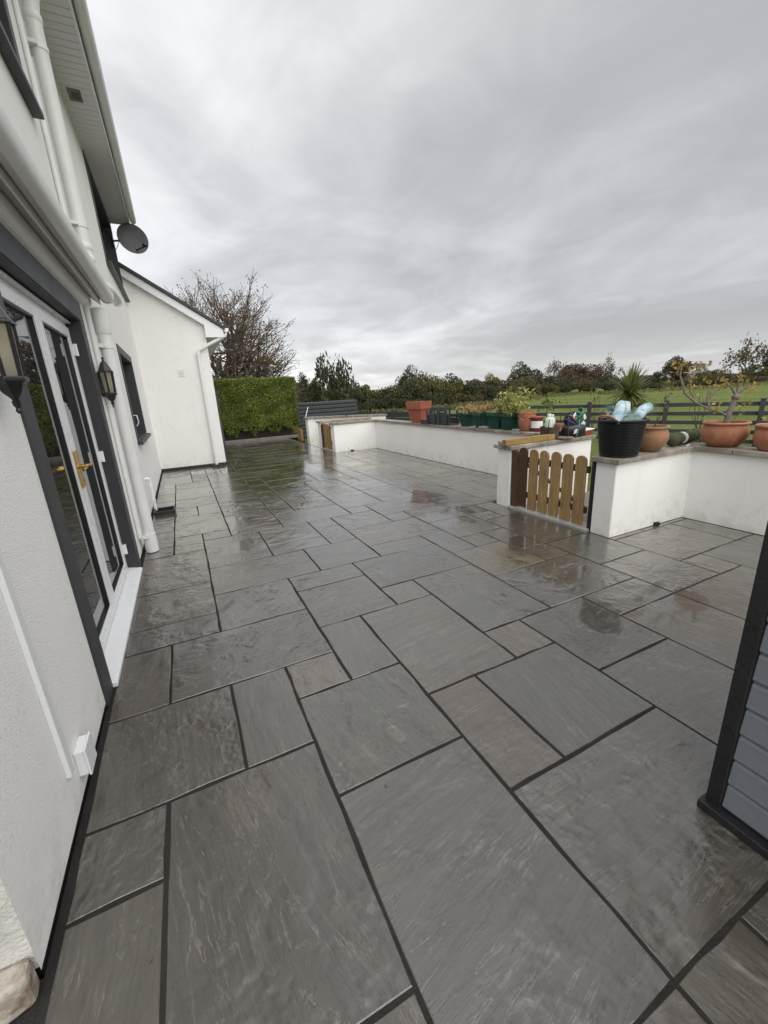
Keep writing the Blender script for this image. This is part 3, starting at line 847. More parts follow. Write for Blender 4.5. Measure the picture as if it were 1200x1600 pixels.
H('vent_core', MB().tube([(-.71, YE-.024, 2.16), (-.71, YE, 2.16)], .045, 16), M_SOFFIT, smooth=40)
H('wall_hook', MB().tube([(WX+.0, 6.9, 2.72), (WX+.05, 6.9, 2.72), (WX+.05, 6.9, 2.60)], .008, 8), M_PIPE)

# ---- waste pipe and gullies
wp = H('waste_pipe', MB().tube([(WX-.01, 4.19, .50), (WX+.045, 4.19, .50), (WX+.055, 4.19, .485), (WX+.055, 4.19, .03)], .021, 12), M_UPVC, smooth=60)
for z in (.18, .38, .485):
    obj('pipe_clip', MB().tube([(WX+.055, 4.19, z-.018), (WX+.055, 4.19, z+.018)], .028, 12), M_UPVC, wp, smooth=40)
def gully(x0, y0, x1, y1, label):
    g_ = thing('drain_gully', label, 'drain', ((x0+x1)/2, (y0+y1)/2, 0))
    w, d = (x1-x0)/2, (y1-y0)/2
    m_ = MB()
    m_.box((-w, -d, -.005), (-w+.018, d, .055)).box((w-.018, -d, -.005), (w, d, .055)).box((-w+.018, -d, -.005), (w-.018, -d+.018, .055)).box((-w+.018, d-.018, -.005), (w-.018, d, .055))
    obj('surround', m_, M_BLACKPL, g_, bevel=.004)
    gm = MB().box((-w+.018, -d+.018, .002), (w-.018, d-.018, .012))
    for k in range(5):
        yy = -d+.03+(2*d-.06)*k/4
        gm.box((-w+.02, yy-.004, .012), (w-.02, yy+.004, .03))
    obj('grate', gm, M_BLACKPL, g_)
gully(-1.46, 3.93, -1.19, 4.22, 'low black drain gully under the white waste pipe')
gully(-.42, 8.05, -.12, 8.25, 'low dark drain gully under the gable downpipe')

# ---- wall lanterns
def lantern(y, label):
    L = thing('wall_lantern', label, 'lantern', (WX+.068, y, 1.70), 0, 'black wall lanterns beside the french doors')
    def hexr(r, z, n=6):
        r *= .68
        return [(r*math.cos(2*math.pi*k/n+math.pi/6), r*math.sin(2*math.pi*k/n+math.pi/6), z) for k in range(n)]
    def loft(rings):
        m_ = MB()
        n = 6
        P = []
        for r, z in rings:
            P += hexr(r, z)
        F = [tuple(range(n))[::-1], tuple(range((len(rings)-1)*n, len(rings)*n))]
        for i in range(len(rings)-1):
            F += [(i*n+k, i*n+(k+1) % n, (i+1)*n+(k+1) % n, (i+1)*n+k) for k in range(n)]
        return m_.poly(P, F)
    obj('roof', loft([(.098, .10), (.098, .108), (.085, .116), (.060, .150), (.040, .180), (.022, .192)]), M_BLACK, L, bevel=.002)
    obj('finial', MB().lathe([(.006, .19), (.010, .198), (.006, .206), (.012, .216), (.008, .226), (.002, .232)], 10), M_BLACK, L, smooth=50)
    obj('base', loft([(.012, -.165), (.020, -.150), (.045, -.132), (.058, -.115), (.066, -.100), (.086, -.092), (.086, -.078), (.078, -.074)]), M_BLACK, L, bevel=.002)
    obj('drop_finial', MB().lathe([(.003, -.205), (.010, -.195), (.006, -.185), (.012, -.175), (.014, -.160)], 10), M_BLACK, L, smooth=50)
    t0, t1 = hexr(.068, -.075), hexr(.080, .101)
    for k in range(6):
        obj('bar', MB().tube([t0[k], t1[k]], .0075, 6), M_BLACK, L)
        a, c = Vector(t0[k]), Vector(t0[(k+1) % 6])
        d, e_ = Vector(t1[k]), Vector(t1[(k+1) % 6])
        obj('pane', MB().poly([a*.985, c*.985, e_*.985, d*.985], [(0, 1, 2, 3)]), M_LAMPGL, L)
    m_ = MB().box((-.068, -.04, -.10), (-.056, .04, .10)).box((-.06, -.012, -.11), (-.03, .012, -.085))
    obj('back_plate', m_, M_BLACK, L, bevel=.003)
lantern(-.42, 'large looking black lantern nearest the camera, left of the french doors')
lantern(2.13, 'black lantern between the french doors and the white downpipe')

# ---- satellite dish
ds = thing('satellite_dish', 'dark grey round satellite dish under the eaves at the house corner', 'satellite dish', (-1.5, 8.0, 4.55))
dv = Vector((.22, -.95, .10)).normalized()
cen = Vector((.34, .10, .12))
ax = dv.orthogonal().normalized()
ay = dv.cross(ax)
m_ = MB()
P, F = [], []
n = 36
rings = [0.02, .08, .14, .20, .25, .265, .268]
for i, r in enumerate(rings):
    for k in range(n):
        t = 2*math.pi*k/n
        dz = .9*r*r-(.006 if i == 6 else 0)
        P.append(cen+ax*(r*1.0*math.cos(t))+ay*(r*math.sin(t))+dv*dz)
for i in range(len(rings)-1):
    F += [(i*n+k, i*n+(k+1) % n, (i+1)*n+(k+1) % n, (i+1)*n+k) for k in range(n)]
F.append(tuple(range(n))[::-1])
m_.poly(P, F)
dd = obj('dish', m_, M_DISH, ds, smooth=60)
sm = dd.modifiers.new('solid', 'SOLIDIFY')
sm.thickness = .006
obj('bracket', MB().tube([(0, .0, .04), (.14, .04, .07), cen-dv*.02], .018, 8).box((-.0, -.06, -.04), (.012, .06, .14)), M_BLACK, ds)
lnb = cen+dv*.30+Vector((.16, 0, -.20))
obj('feed_arm', MB().tube([cen+Vector((0, 0, -.02))-dv*.01, cen+Vector((.02, 0, -.20))+dv*.05, lnb], .012, 8), M_BLACK, ds)
obj('receiver', MB().tube([lnb+Vector((0, 0, -.01)), lnb+(cen-lnb).normalized()*.08], [.024, .03], 12), M_BLACK, ds, smooth=40)
obj('cable', MB().tube([(0, .1, -.1), (.05, .1, -.03), (.10, .05, .05)], .006, 6), M_BLACK, ds)

# ---- cable trunking and box near the corner
tr = thing('cable_trunking', 'slim white cable trunking running down the near wall', 'trunking', (WX, -.80, .2))
obj('trunking', MB().box((0, -.021, 0), (.018, .021, 2.0)), M_UPVC, tr, bevel=.003)
bx = thing('junction_box', 'small chipped white box on the near wall beside the trunking', 'junction box', (WX, -.665, .10))
obj('box_body', MB().box((0, -.05, 0), (.034, .05, .115)), M_UPVC, bx, bevel=.005)
obj('lid', MB().box((.034, -.055, -.003), (.043, .055, .119)), M_UPVC, bx, bevel=.003)

# ================================================================== GARDEN WALLS
def garden_wall(label, outline, caps, zt=.738):
    cx = sum(p[0] for p in outline)/len(outline)
    cy = sum(p[1] for p in outline)/len(outline)
    w = thing('garden_wall', label, 'garden wall', (cx, cy, 0), 0, 'low white garden walls')
    obj('rendered_wall', MB().prism([(x-cx, y-cy, GZ-.1) for x, y in outline], (0, 0, zt-GZ+.1)), M_RENDER, w, bevel=.012)
    for (x0, y0, x1, y1) in caps:
        lx, ly = x1-x0, y1-y0
        n = max(1, round(max(lx, ly)/.62))
        for k in range(n):
            g_ = .004
            j = rnd.uniform(-.004, .004)
            if lx > ly:
                a, c = (x0+lx*k/n+g_, y0+j), (x0+lx*(k+1)/n-g_, y1+j)
            else:
                a, c = (x0+j, y0+ly*k/n+g_), (x1+j, y0+ly*(k+1)/n-g_)
            o = obj('coping_stone', MB().box((a[0]-cx, a[1]-cy, zt+.001), (c[0]-cx, c[1]-cy, zt+.050+rnd.uniform(-.002, .002))), M_COPING, w, bevel=.006)
    return w
CT = .79
garden_wall('white rendered garden wall right of the gate, carrying the black tub and clay pots',
            [(2.72, .29), (2.72, .07), (3.93, .07), (3.93, -6), (4.15, -6), (4.15, .29)], [(2.68, .03, 3.885, .33), (3.89, -6, 4.19, .33)])
garden_wall('long white rendered garden wall carrying the green planters and stacked pots',
            [(2.70, 1.46), (4.16, 1.46), (4.16, 8.36), (2.72, 8.36), (2.72, 8.14), (3.94, 8.14), (3.94, 1.70), (2.70, 1.70)],
            [(2.66, 1.42, 3.895, 1.74), (3.90, 1.42, 4.20, 8.095), (2.68, 8.10, 4.20, 8.40)])
garden_wall('short white garden wall just beyond the far picket gate', [(2.70, 9.27), (4.3, 9.27), (4.3, 9.50), (2.70, 9.50)], [(2.66, 9.23, 4.34, 9.54)])
garden_wall('farthest white garden wall in front of the slatted fence', [(3.0, 11.6), (3.22, 11.55), (5.2, 10.0), (5.2, 10.3), (3.22, 11.85), (3.0, 11.9)], [], .76)
m_ = MB().prism([(2.96, 11.55, .762), (3.2, 11.5, .762), (5.22, 9.93, .762), (5.22, 10.36, .762), (3.24, 11.91, .762), (2.96, 11.95, .762)], (0, 0, .05))
obj('coping_stone', m_, M_COPING, None)
fw = [o for o in bpy.data.objects if o.get('label', '').startswith('farthest white')][0]
cs = bpy.data.objects['coping_stone'] if False else [o for o in bpy.data.objects if o.name.startswith('coping_stone') and o.parent is None][0]
cs.parent = fw
cs.location = -fw.location

# ---- picket gates
def picket_mesh(h, w):
    pts = [(0, -w/2, 0), (0, w/2, 0), (0, w/2, h-w*.42)]
    for k in range(1, 8):
        t = math.pi*k/8
        pts.append((0, w/2*math.cos(t), h-w*.42+w*.42*math.sin(t)))
    pts.append((0, -w/2, h-w*.42))
    return MB().prism(pts, (.02, 0, 0))
def gate(y0, y1, x, n, label, h):
    g_ = thing('picket_gate', label, 'gate', (x, (y0+y1)/2, 0), 0, 'wooden picket gates')
    L = y1-y0
    w = L/n*.80
    pm_ = picket_mesh(h, w).mesh('picket')
    for k in range(n):
        yy = -L/2+L*(k+.5)/n
        last = k == n-1
        me = pm_.copy()
        me.materials.append(M_TIMD if last else M_TIM)
        o = obj('picket', me, None, g_, loc=(-.022+rnd.uniform(-.002, .002), yy, .045+rnd.uniform(-.006, .006)), bevel=.003)
        o.rotation_euler = (rnd.uniform(-.006, .006), 0, 0)
    for z in (.17, .60):
        obj('rail', MB().box((0, -L/2, z), (.032, L/2, z+.07)), M_TIMD, g_, bevel=.003)
    obj('brace', MB().prism([(.001, -L/2+.02, .24), (.001, -L/2+.10, .24), (.001, L/2-.02, .60), (.001, L/2-.10, .60)], (.03, 0, 0)), M_TIMD, g_)
    return g_
gate(.375, 1.345, 2.735, 6, 'pine picket gate with rounded tops between the two nearest white walls', .735)
gate(8.44, 9.20, 2.745, 6, 'far pine picket gate seen edge-on beyond the corner wall', .70)
o = tag(obj('gate_post', MB().box((-.035, -.05, -.02), (.045, .05, .725)), M_TIMD, None, loc=(2.745, 1.402, 0), bevel=.004), 'reddish brown timber gate post against the white pillar', 'post')
o = tag(obj('gate_post', MB().box((-.025, -.018, -.02), (.05, .018, .735)), M_BLACKTIM, None, loc=(2.745, .315, 0), bevel=.003), 'narrow black gate post against the right white pillar', 'post')
o = tag(obj('gate_post', MB().box((-.035, -.02, -.02), (.045, .02, .70)), M_TIMD, None, loc=(2.745, 9.235, 0), bevel=.003), 'dark timber post of the far picket gate', 'post')
ts = thing('threshold', 'pale grey stone threshold under the near picket gate', 'threshold', (2.75, .875, 0))
obj('threshold_stone', MB().box((-.09, -.575, -.05), (.12, .06, .028)), M_STEP, ts, bevel=.006)
obj('threshold_stone', MB().box((-.09, .068, -.05), (.12, .575, .028)), M_STEP, ts, bevel=.006)
ts = thing('threshold', 'pale grey stone threshold under the far picket gate', 'threshold', (2.75, 8.81, 0))
obj('threshold_stone', MB().box((-.06, -.44, -.05), (.12, .44, .026)), M_STEP, ts, bevel=.006)
structure(obj('gate_path', MB().box((2.74, .30, GZ-.1), (5.0, 1.45, -.015)).box((2.74, 8.37, GZ-.1), (5, 9.26, -.015)), M_CONC))
# small drain outlets at the wall foot
tag(obj('drain_outlet', MB().box((-.03, -.012, 0), (.03, .02, .03)).tube([(0, -.02, .017), (0, .01, .017)], .014, 10), M_BLACKPL, None, loc=(3.45, .05, 0)), 'tiny black drain outlet at the foot of the right white wall', 'drain outlet')
tag(obj('drain_outlet', MB().box((-.04, -.012, 0), (.04, .02, .03)).tube([(0, -.02, .017), (0, .01, .017)], .014, 10), M_BLACKPL, None, loc=(3.2, 8.12, 0)), 'tiny black drain outlet at the foot of the far corner wall', 'drain outlet')

# ================================================================== SHED at the right edge
SX, SY = .565, -1.875
sh = thing('shed', 'grey boarded garden shed with black corner post at right edge', 'shed', (SX, SY, 0))
W_, D_, HH = 1.5, 2.0, 2.0
obj('corner_post', MB().box((.0, -.045, .03), (.05, .0, HH)), M_BLACKTIM, sh, bevel=.004)
obj('corner_post', MB().box((.0, -D_, .03), (.05, -D_+.045, HH)), M_BLACKTIM, sh, bevel=.004)
obj('corner_post', MB().box((W_-.05, -.045, .03), (W_, .0, HH)), M_BLACKTIM, sh, bevel=.004)
obj('base_rail', MB().box((-.022, -D_-.01, .002), (.06, .012, .036)).box((.06, -.05, .002), (W_+.01, .012, .036)), M_BLACKTIM, sh, bevel=.004)
bh = .105
brd = MB().prism([(.012, 0, 0), (.004, 0, .012), (.010, 0, bh-.012), (.018, 0, bh-.002), (.04, 0, bh-.002), (.04, 0, 0)], (0, D_-.092, 0)).mesh('board')
brd.materials.append(M_SHED)
brd2 = MB().box((.052, -.04, 0), (W_-.052, -.012, bh-.004)).mesh('board')
brd2.materials.append(M_SHED)
for k in range(18):
    obj('board', brd, None, sh, loc=(.004, -D_+.046, .04+k*bh), bevel=.003)
    obj('board', brd2, None, sh, loc=(0, 0, .04+k*bh))
obj('roof', MB().box((-.08, -D_-.08, HH), (W_+.08, .08, HH+.06)), M_ROOF, sh, bevel=.01)
for z in (.18, .36, .75):
    obj('bolt', MB().tube([(-.006, -.022, z), (.002, -.022, z)], .008, 8), M_BLACK, sh)

# ================================================================== HEDGE and border
HX0, HX1, HY0, HY1, HZ = -0.6, 3.30, 13.95, 15.4, 2.25
hg = thing('hedge', 'clipped bright green box hedge at the end of the patio', 'hedge', ((HX0+HX1)/2, (HY0+HY1)/2, 0))
def hedge_leaves():
    n = 52000
    cx, cy = (HX1-HX0)/2, (HY1-HY0)/2
    P = np.zeros((n, 3))
    O = np.zeros((n, 3))
    face = rs.choice(4, n, p=[.52, .16, .16, .16])
    u, v = rs.random(n), rs.random(n)
    dep = np.abs(rs.normal(size=n))*.085
    lump = .05*np.sin(u*23+v*5)+.04*np.sin(v*17-u*11)
    z = .27+(HZ-.27)*v+np.where(v < .1, .10*np.sin(u*31)+.06*np.sin(u*77), 0)
    bulge = lump-dep
    P[:, 0] = np.where(face == 0, -cx+2*cx*u, np.where(face == 1, -cx+2*cx*u, np.where(face == 2, cx+bulge, -cx-bulge)))
    P[:, 1] = np.where(face == 0, -cy-bulge, np.where(face == 1, -cy+2*cy*v, -cy+2*cy*u))
    P[:, 2] = np.where(face == 1, HZ+bulge*.8, z)
    O[:, 0] = np.where(face == 2, 1, np.where(face == 3, -1, 0))
    O[:, 1] = np.where(face == 0, -1, 0)
    O[:, 2] = np.where(face == 1, 1, .35)
    low = P[:, 2] < .5
    P[low, 2] += rs.random(low.sum())*.15
    return leaf_mesh('foliage', P, .027, rs, .5, O, .75)
hm = hedge_leaves()
hm.materials.append(M_HEDGE)
obj('foliage', hm, None, hg)
cx, cy = (HX1-HX0)/2, (HY1-HY0)/2
obj('growth_and_shade_fill', MB().box((-cx+.12, -cy+.14, .48), (cx-.12, cy-.14, HZ-.10)), M_LDARK, hg, bevel=.05)
obj('growth_and_shade_fill', MB().box((-cx+.25, -cy+.5, GZ), (cx-.25, cy-.2, .48)), M_BARK, hg)  # dark box added as the shaded void under the foliage
for k in range(14):
    x = -cx+.15+(2*cx-.3)*k/13
    obj('stem', MB().tube([(x, rnd.uniform(-.4, .3), GZ), (x+rnd.uniform(-.08, .08), rnd.uniform(-.4, .3), .6)], [.03, .02], 6), M_BARK, hg)
tag(obj('border_kerb', MB().box((.25, 13.62, -.02), (3.2, 13.74, .085)).box((.25, 13.74, -.02), (.37, 14.5, .085)), M_CONC, None, bevel=.01), 'low stone kerb edging the bed below the hedge', 'kerb')
structure(obj('border_soil', MB().box((.37, 13.741, GZ), (3.4, 15.6, .03)), M_SOIL))
# dark post against the side of the gable
tag(obj('side_gate_post', MB().box((-.05, -.06, GZ), (.05, .06, 1.75)), M_FENCE, None, loc=(.03, 9.6, 0), bevel=.005), 'dark grey gate post just past the gable corner', 'post')

# ================================================================== FENCES
sf = thing('slatted_fence', 'dark grey fence panel of wide horizontal slats behind the hedge', 'fence', (4.7, 15.6, 0))
for k in range(9):
    z = GZ+.06+k*.168
    m_ = MB().prism([(-1.95, 0, z), (-1.95, -.03, z+.02), (-1.95, -.035, z+.115), (-1.95, 0, z+.150)], (3.72, 0, 0))
    obj('slat', m_, M_FENCE, sf, bevel=.006)
obj('backing', MB().box((-1.95, .012, GZ), (1.77, .03, 1.2)), M_BLACKTIM, sf)
for x in (-1.0, .4, 1.78):
    obj('post', MB().box((x-.04, .03, GZ-.1), (x+.04, .11, 1.24)), M_FENCE, sf)

FA, FB = Vector((12.6, 0.95, GZ)), Vector((8.1, 11.9, GZ))
dirv = (FB-FA)
Lf = dirv.length
dirn = dirv.normalized()
ang = math.atan2(dirn.y, dirn.x)
rf = thing('post_and_rail_fence', 'dark grey post and rail fence along the green field', 'fence', FA, ang)
for k in range(-2, 7):
    s_ = k*1.95
    obj('post', MB().box((s_-.05, .03, -.1), (s_+.05, .12, 1.17)), M_FENCE, rf, bevel=.008)
    obj('post_cap', MB().box((s_-.06, .02, 1.17), (s_+.06, .13, 1.195)), M_FENCE, rf, bevel=.006)
for k in range(-2, 6):
    for q in range(5):
        z = .09+q*.232
        obj('rail', MB().box((k*1.95+.004, -.005+rnd.uniform(-.003, .003), z), ((k+1)*1.95-.004, .029, z+.10)), M_FENCE, rf, bevel=.006)
lf_ = thing('low_board_fence', 'low dark grey close-boarded fence left of the field', 'fence', FB, ang)
for k in range(0, 3):
    for q in range(4):
        z = .04+q*.235
        obj('board', MB().box((k*1.9+.06, .0, z), ((k+1)*1.9-.06, .03, z+.222)), M_FENCE, lf_, bevel=.006)
for k in range(4):
    obj('post', MB().box((k*1.9-.055, -.02, -.1), (k*1.9+.055, .09, 1.06)), M_FENCE, lf_, bevel=.006)

# ================================================================== VEGETATION (background)
def crown(name, n, seed, mt, size, flat=1.0, nclump=16, hole=.0, low=.12):
    r = np.random.RandomState(seed)
    C_ = r.normal(size=(nclump, 3))
    C_ /= np.linalg.norm(C_, axis=1, keepdims=True)
    C_ *= (r.random(nclump)**.45)[:, None]
    C_ = C_*np.array([.72, .72, .36])+np.array([0, 0, .55])
    C_[:, 2] = np.clip(C_[:, 2], low+.1, .9)
    rad = .20+.20*r.random(nclump)
    idx = r.randint(0, nclump, n)
    d = r.normal(size=(n, 3))
    d /= np.linalg.norm(d, axis=1, keepdims=True)
    rr = rad[idx]*(.45+.65*r.random(n)**.5)
    P = C_[idx]+d*rr[:, None]*np.array([1, 1, .62*flat])
    P = P[P[:, 2] > low*.3]
    me = leaf_mesh(name, P, size, r, .55)
    me.materials.append(mt)
    return me

def branches(seed, trunk_h, depth, r0, spread, L0, nlimb, gravity=.0, up=.25, shrink=.76, fork=(2, 3), sides=5, twig=0, rmin=0.0):
    """returns tube arrays and twig tips of a bare tree"""
    r = random.Random(seed)
    V, F, tips = [], [], []
    def seg(p, q, ra, rb, k):
        d = (q-p).normalized()
        a = d.orthogonal().normalized()
        c = d.cross(a)
        o = len(V)
        for (pt, rad) in ((p, ra), (q, rb)):
            for i in range(k):
                t = 2*math.pi*i/k
                V.append(tuple(pt+(a*math.cos(t)+c*math.sin(t))*rad))
        for i in range(k):
            F.append((o+i, o+(i+1) % k, o+k+(i+1) % k, o+k+i))
    def grow(p, d, L, rad, dep):
        n = 3 if dep > 1 else 2
        for i in range(n):
            d = (d+Vector((r.gauss(0, .13), r.gauss(0, .13), r.gauss(0, .10)+up*.12-gravity*.1))).normalized()
            q = p+d*(L/n)
            rb = max(rmin, rad*(.84 if dep else .6))
            seg(p, q, rad, rb, sides if dep > 2 else 3)
            p, rad = q, rb
            if dep <= 2:
                tips.append((p, d))
            if twig and dep <= 3:
                for w_ in range(2 if dep <= 1 else 1):
                    td = (d+Vector((r.gauss(0, .7), r.gauss(0, .7), r.gauss(0, .5)))).normalized()
                    te = p+td*twig*r.uniform(.5, 1.1)
                    seg(p, te, rmin*1.1, rmin*.7, 3)
                    tips.append((te, td))
        if dep == 0:
            return
        for k in range(r.randint(*fork)):
            ax_ = Vector((r.gauss(0, 1), r.gauss(0, 1), r.gauss(0, 1))).normalized()
            nd = (d+(ax_-d*ax_.dot(d)).normalized()*r.uniform(.35, .85)*spread+Vector((0, 0, up*.25))).normalized()
            grow(p, nd, L*r.uniform(shrink-.1, shrink+.08), rad*r.uniform(.6, .78), dep-1)
    p = Vector((0, 0, -.1))
    top = Vector((r.uniform(-.05, .05), r.uniform(-.05, .05), trunk_h))
    seg(p, top, r0*1.25, r0, 8)
    for k in range(nlimb):
        t = 2*math.pi*(k+r.uniform(-.3, .3))/nlimb
        d = Vector((math.cos(t)*spread, math.sin(t)*spread, r.uniform(.7, 1.5))).normalized()
        grow(top-Vector((0, 0, trunk_h*r.uniform(0, .25))), d, L0*r.uniform(.8, 1.15), r0*r.uniform(.5, .72), depth)
    return V, F, tips

def tri_mesh(name, V, F, mt):
    me = np_mesh(name, np.array(V), np.array(F))
    me.shade_smooth()
    me.materials.append(mt)
    return me

def tip_leaves(name, tips, n, size, mt, seed, jitter=.12, top=None):
    r = np.random.RandomState(seed)
    T = np.array([tuple(t[0]) for t in tips])
    if top is not None:
        T = T[T[:, 2] > top]
    P = T[r.randint(0, len(T), n)]+r.normal(size=(n, 3))*jitter
    me = leaf_mesh(name, P, size, r, .55)
    me.materials.append(mt)
    return me

# the large bare tree behind the hedge
def dome_tree(seed, Rr, Hh, zc0, n1_, n2_, n3_):
    """trunk, limbs, branches and twigs reaching to points spread through a dome"""
    r = random.Random(seed)
    V, F, tips = [], [], []
    def curve(a, c, ra, rb, k, n, sag):
        mid = (a+c)/2+Vector((r.gauss(0, 1), r.gauss(0, 1), r.gauss(0, 1)))*((c-a).length*.10)+Vector((0, 0, sag*(c-a).length))
        o = len(V)
        pts = []
        for i in range(n+1):
            t = i/n
            q = a*((1-t)**2)+mid*(2*t*(1-t))+c*(t*t)
            pts.append(q)
            d = (c-a).normalized()
            u = d.orthogonal().normalized()
            w = d.cross(u)
            rad = ra+(rb-ra)*t
            for e_ in range(k):
                g_ = 2*math.pi*e_/k
                V.append(tuple(q+(u*math.cos(g_)+w*math.sin(g_))*rad))
        for i in range(n):
            for e_ in range(k):
                F.append((o+i*k+e_, o+i*k+(e_+1) % k, o+(i+1)*k+(e_+1) % k, o+(i+1)*k+e_))
        return pts
    def shell(f0, f1):
        while True:
            d = Vector((r.gauss(0, 1), r.gauss(0, 1), r.gauss(0, 1)+.35)).normalized()
            if d.z > -.22:
                break
        f_ = r.uniform(f0, f1)*(1+.10*math.sin(d.x*5+d.y*3)+.07*math.sin(d.z*9+d.x*4))
        return Vector((d.x*Rr*f_, d.y*Rr*f_, zc0+d.z*Hh*f_))
    trunk = curve(Vector((.3, 0, -.1)), Vector((0, 0, 1.5)), .30, .22, 8, 4, 0)
    for i in range(n1_):
        e1 = shell(.50, .68)
        a = trunk[r.randint(2, 4)]
        limb_ = curve(a, e1, .13, .05, 6, 7, -.06)
        for k in range(n2_):
            s0 = limb_[r.randint(2, 7)]
            best = min((shell(.78, 1.0) for _ in range(5)), key=lambda q: (q-s0).length)
            br = curve(s0, best, .042, .018, 4, 5, -.05)
            for m_ in range(n3_):
                s1 = br[r.randint(2, 5)]
                d = (s1-Vector((0, 0, zc0-1))).normalized()
                tw = s1+(d+Vector((r.gauss(0, .55), r.gauss(0, .55), r.gauss(0, .45)))).normalized()*r.uniform(.35, .95)
                curve(s1, tw, .013, .009, 3, 2, 0)
                tips.append((tw, d))
                tips.append(((tw+s1)/2, d))
    return V, F, tips
p = at_dist((352, 600), 24.5)
V, F, tips = dome_tree(5, 4.0, 5.5, 2.4, 24, 12, 14)
bt = thing('bare_tree', 'large half-bare autumn tree with brown leaves behind the hedge', 'tree', (p.x, p.y, GZ))
obj('trunk', tri_mesh('trunk', np.array(V), F, M_BARKT), None, bt)
obj('crown', tip_leaves('crown', tips, 7000, .048, M_LTREE, 3, .09, top=3.2), None, bt)

# hedgerow shrubs and trees round the field: unit crowns, placed and sized one by one
KIND = {}
def kind(key, mt, seeds, n=4200, size=.038, **k):
    KIND[key] = [crown('crown', n, s, mt, size, **k) for s in seeds]
kind('dark', M_LDARK, (1, 2, 3))
kind('olive', M_LOLIVE, (4, 5, 6))
kind('brown', M_LBROWN, (7, 8, 9))
kind('yellow', M_LYEL, (10,))
kind('upright', M_LDARK, (12,), 1500, .055, flat=1.3, nclump=20)
TR = {}
for s in (21, 22, 23):
    V, F, tips = branches(s, .16, 4, .03, 1.0, .26, 6, up=.2, shrink=.76)
    mz = max(v[2] for v in V)
    mx = max(max(abs(v[0]), abs(v[1])) for v in V)
    V = [(v[0]/mx, v[1]/mx, v[2]/mz) for v in V]
    tips = [(Vector((t[0].x/mx, t[0].y/mx, t[0].z/mz)), t[1]) for t in tips]
    TR[s] = (tri_mesh('trunk', V, F, M_BARK), tip_leaves('crown', tips, 900, .035, M_LBROWN, s, .05))
trunk_me = MB().tube([(0, 0, -.2), (.02, .01, .25), (-.03, .02, .6)], [.06, .05, .025], 7).mesh('trunk', 60)
trunk_me.materials.append(M_BARK)

HL = []
def hedgerow(px, top, width, key, label, name, group=None, base=None, D=None, cat='shrub', back=0.0):
    """px: middle column, top: row of the crown's top, width in columns; its foot stands on the field edge"""
    edge = [(440, 648), (560, 646), (640, 642), (700, 636), (800, 625), (850, 618), (900, 613), (960, 612), (1050, 607), (1150, 600), (1230, 596), (1320, 591)]
    if base is None:
        base = float(np.interp(px, [q[0] for q in edge], [q[1] for q in edge]))
    foot = onp((px, base), 2, GZ) if D is None else at_dist((px, base), D)
    dd_ = math.hypot(foot.x-CAM.x, foot.y-CAM.y)+back
    foot = at_dist((px, base), dd_)
    zt = at_dist((px, top), dd_).z
    wl = (at_dist((px+width/2, base), dd_)-at_dist((px-width/2, base), dd_)).length
    o = thing(name, label, cat, (foot.x, foot.y, GZ), rnd.uniform(0, 6.28), group)
    o.scale = (wl/2*1.12, wl/2*1.12, (zt-GZ)*1.03)
    if key == 'bare':
        s = rnd.choice((21, 22, 23))
        obj('trunk', TR[s][0], None, o)
        obj('crown', TR[s][1], None, o)
    else:
        obj('trunk', trunk_me, None, o)
        obj('crown', rnd.choice(KIND[key]), None, o)
    return o
# distinct trees
hedgerow(487, 576, 40, 'dark', 'small dark evergreen showing right of the bare tree', 'evergreen_tree', D=34, cat='tree')
hedgerow(525, 556, 62, 'upright', 'upright dark green tree with gaps above the slatted fence', 'upright_tree', D=33, cat='tree')
hedgerow(638, 578, 52, 'dark', 'flat topped dark pine above the stacked red planters', 'pine_tree', cat='tree', back=9)
hedgerow(660, 582, 60, 'olive', 'broad olive green tree behind the stacked red planters', 'olive_tree', cat='tree', back=3)
hedgerow(770, 586, 38, 'yellow', 'yellow green bush above the green planters', 'yellow_bush', back=2)
hedgerow(820, 570, 60, 'dark', 'rounded dark tree on the skyline above the variegated shrub', 'rounded_tree', cat='tree', back=8)
hedgerow(872, 564, 50, 'bare', 'thin bare tree left of the brown thicket', 'bare_tree', cat='tree', back=4)
hedgerow(905, 566, 72, 'brown', 'dense brown thicket tree left of the spiky palm', 'brown_tree', cat='tree', back=3)
hedgerow(944, 560, 46, 'bare', 'bare twiggy tree just left of the spiky palm', 'bare_tree', cat='tree', back=3)
hedgerow(1056, 554, 68, 'brown', 'rounded dark brown tree right of the spiky palm', 'round_brown_tree', cat='tree', back=9)
hedgerow(1162, 532, 96, 'bare', 'tall autumn tree with thin crown at the right', 'autumn_tree', cat='tree', back=8)
hedgerow(1205, 548, 60, 'dark', 'dark evergreen tree at the right edge of the picture', 'evergreen_tree', cat='tree', back=5)
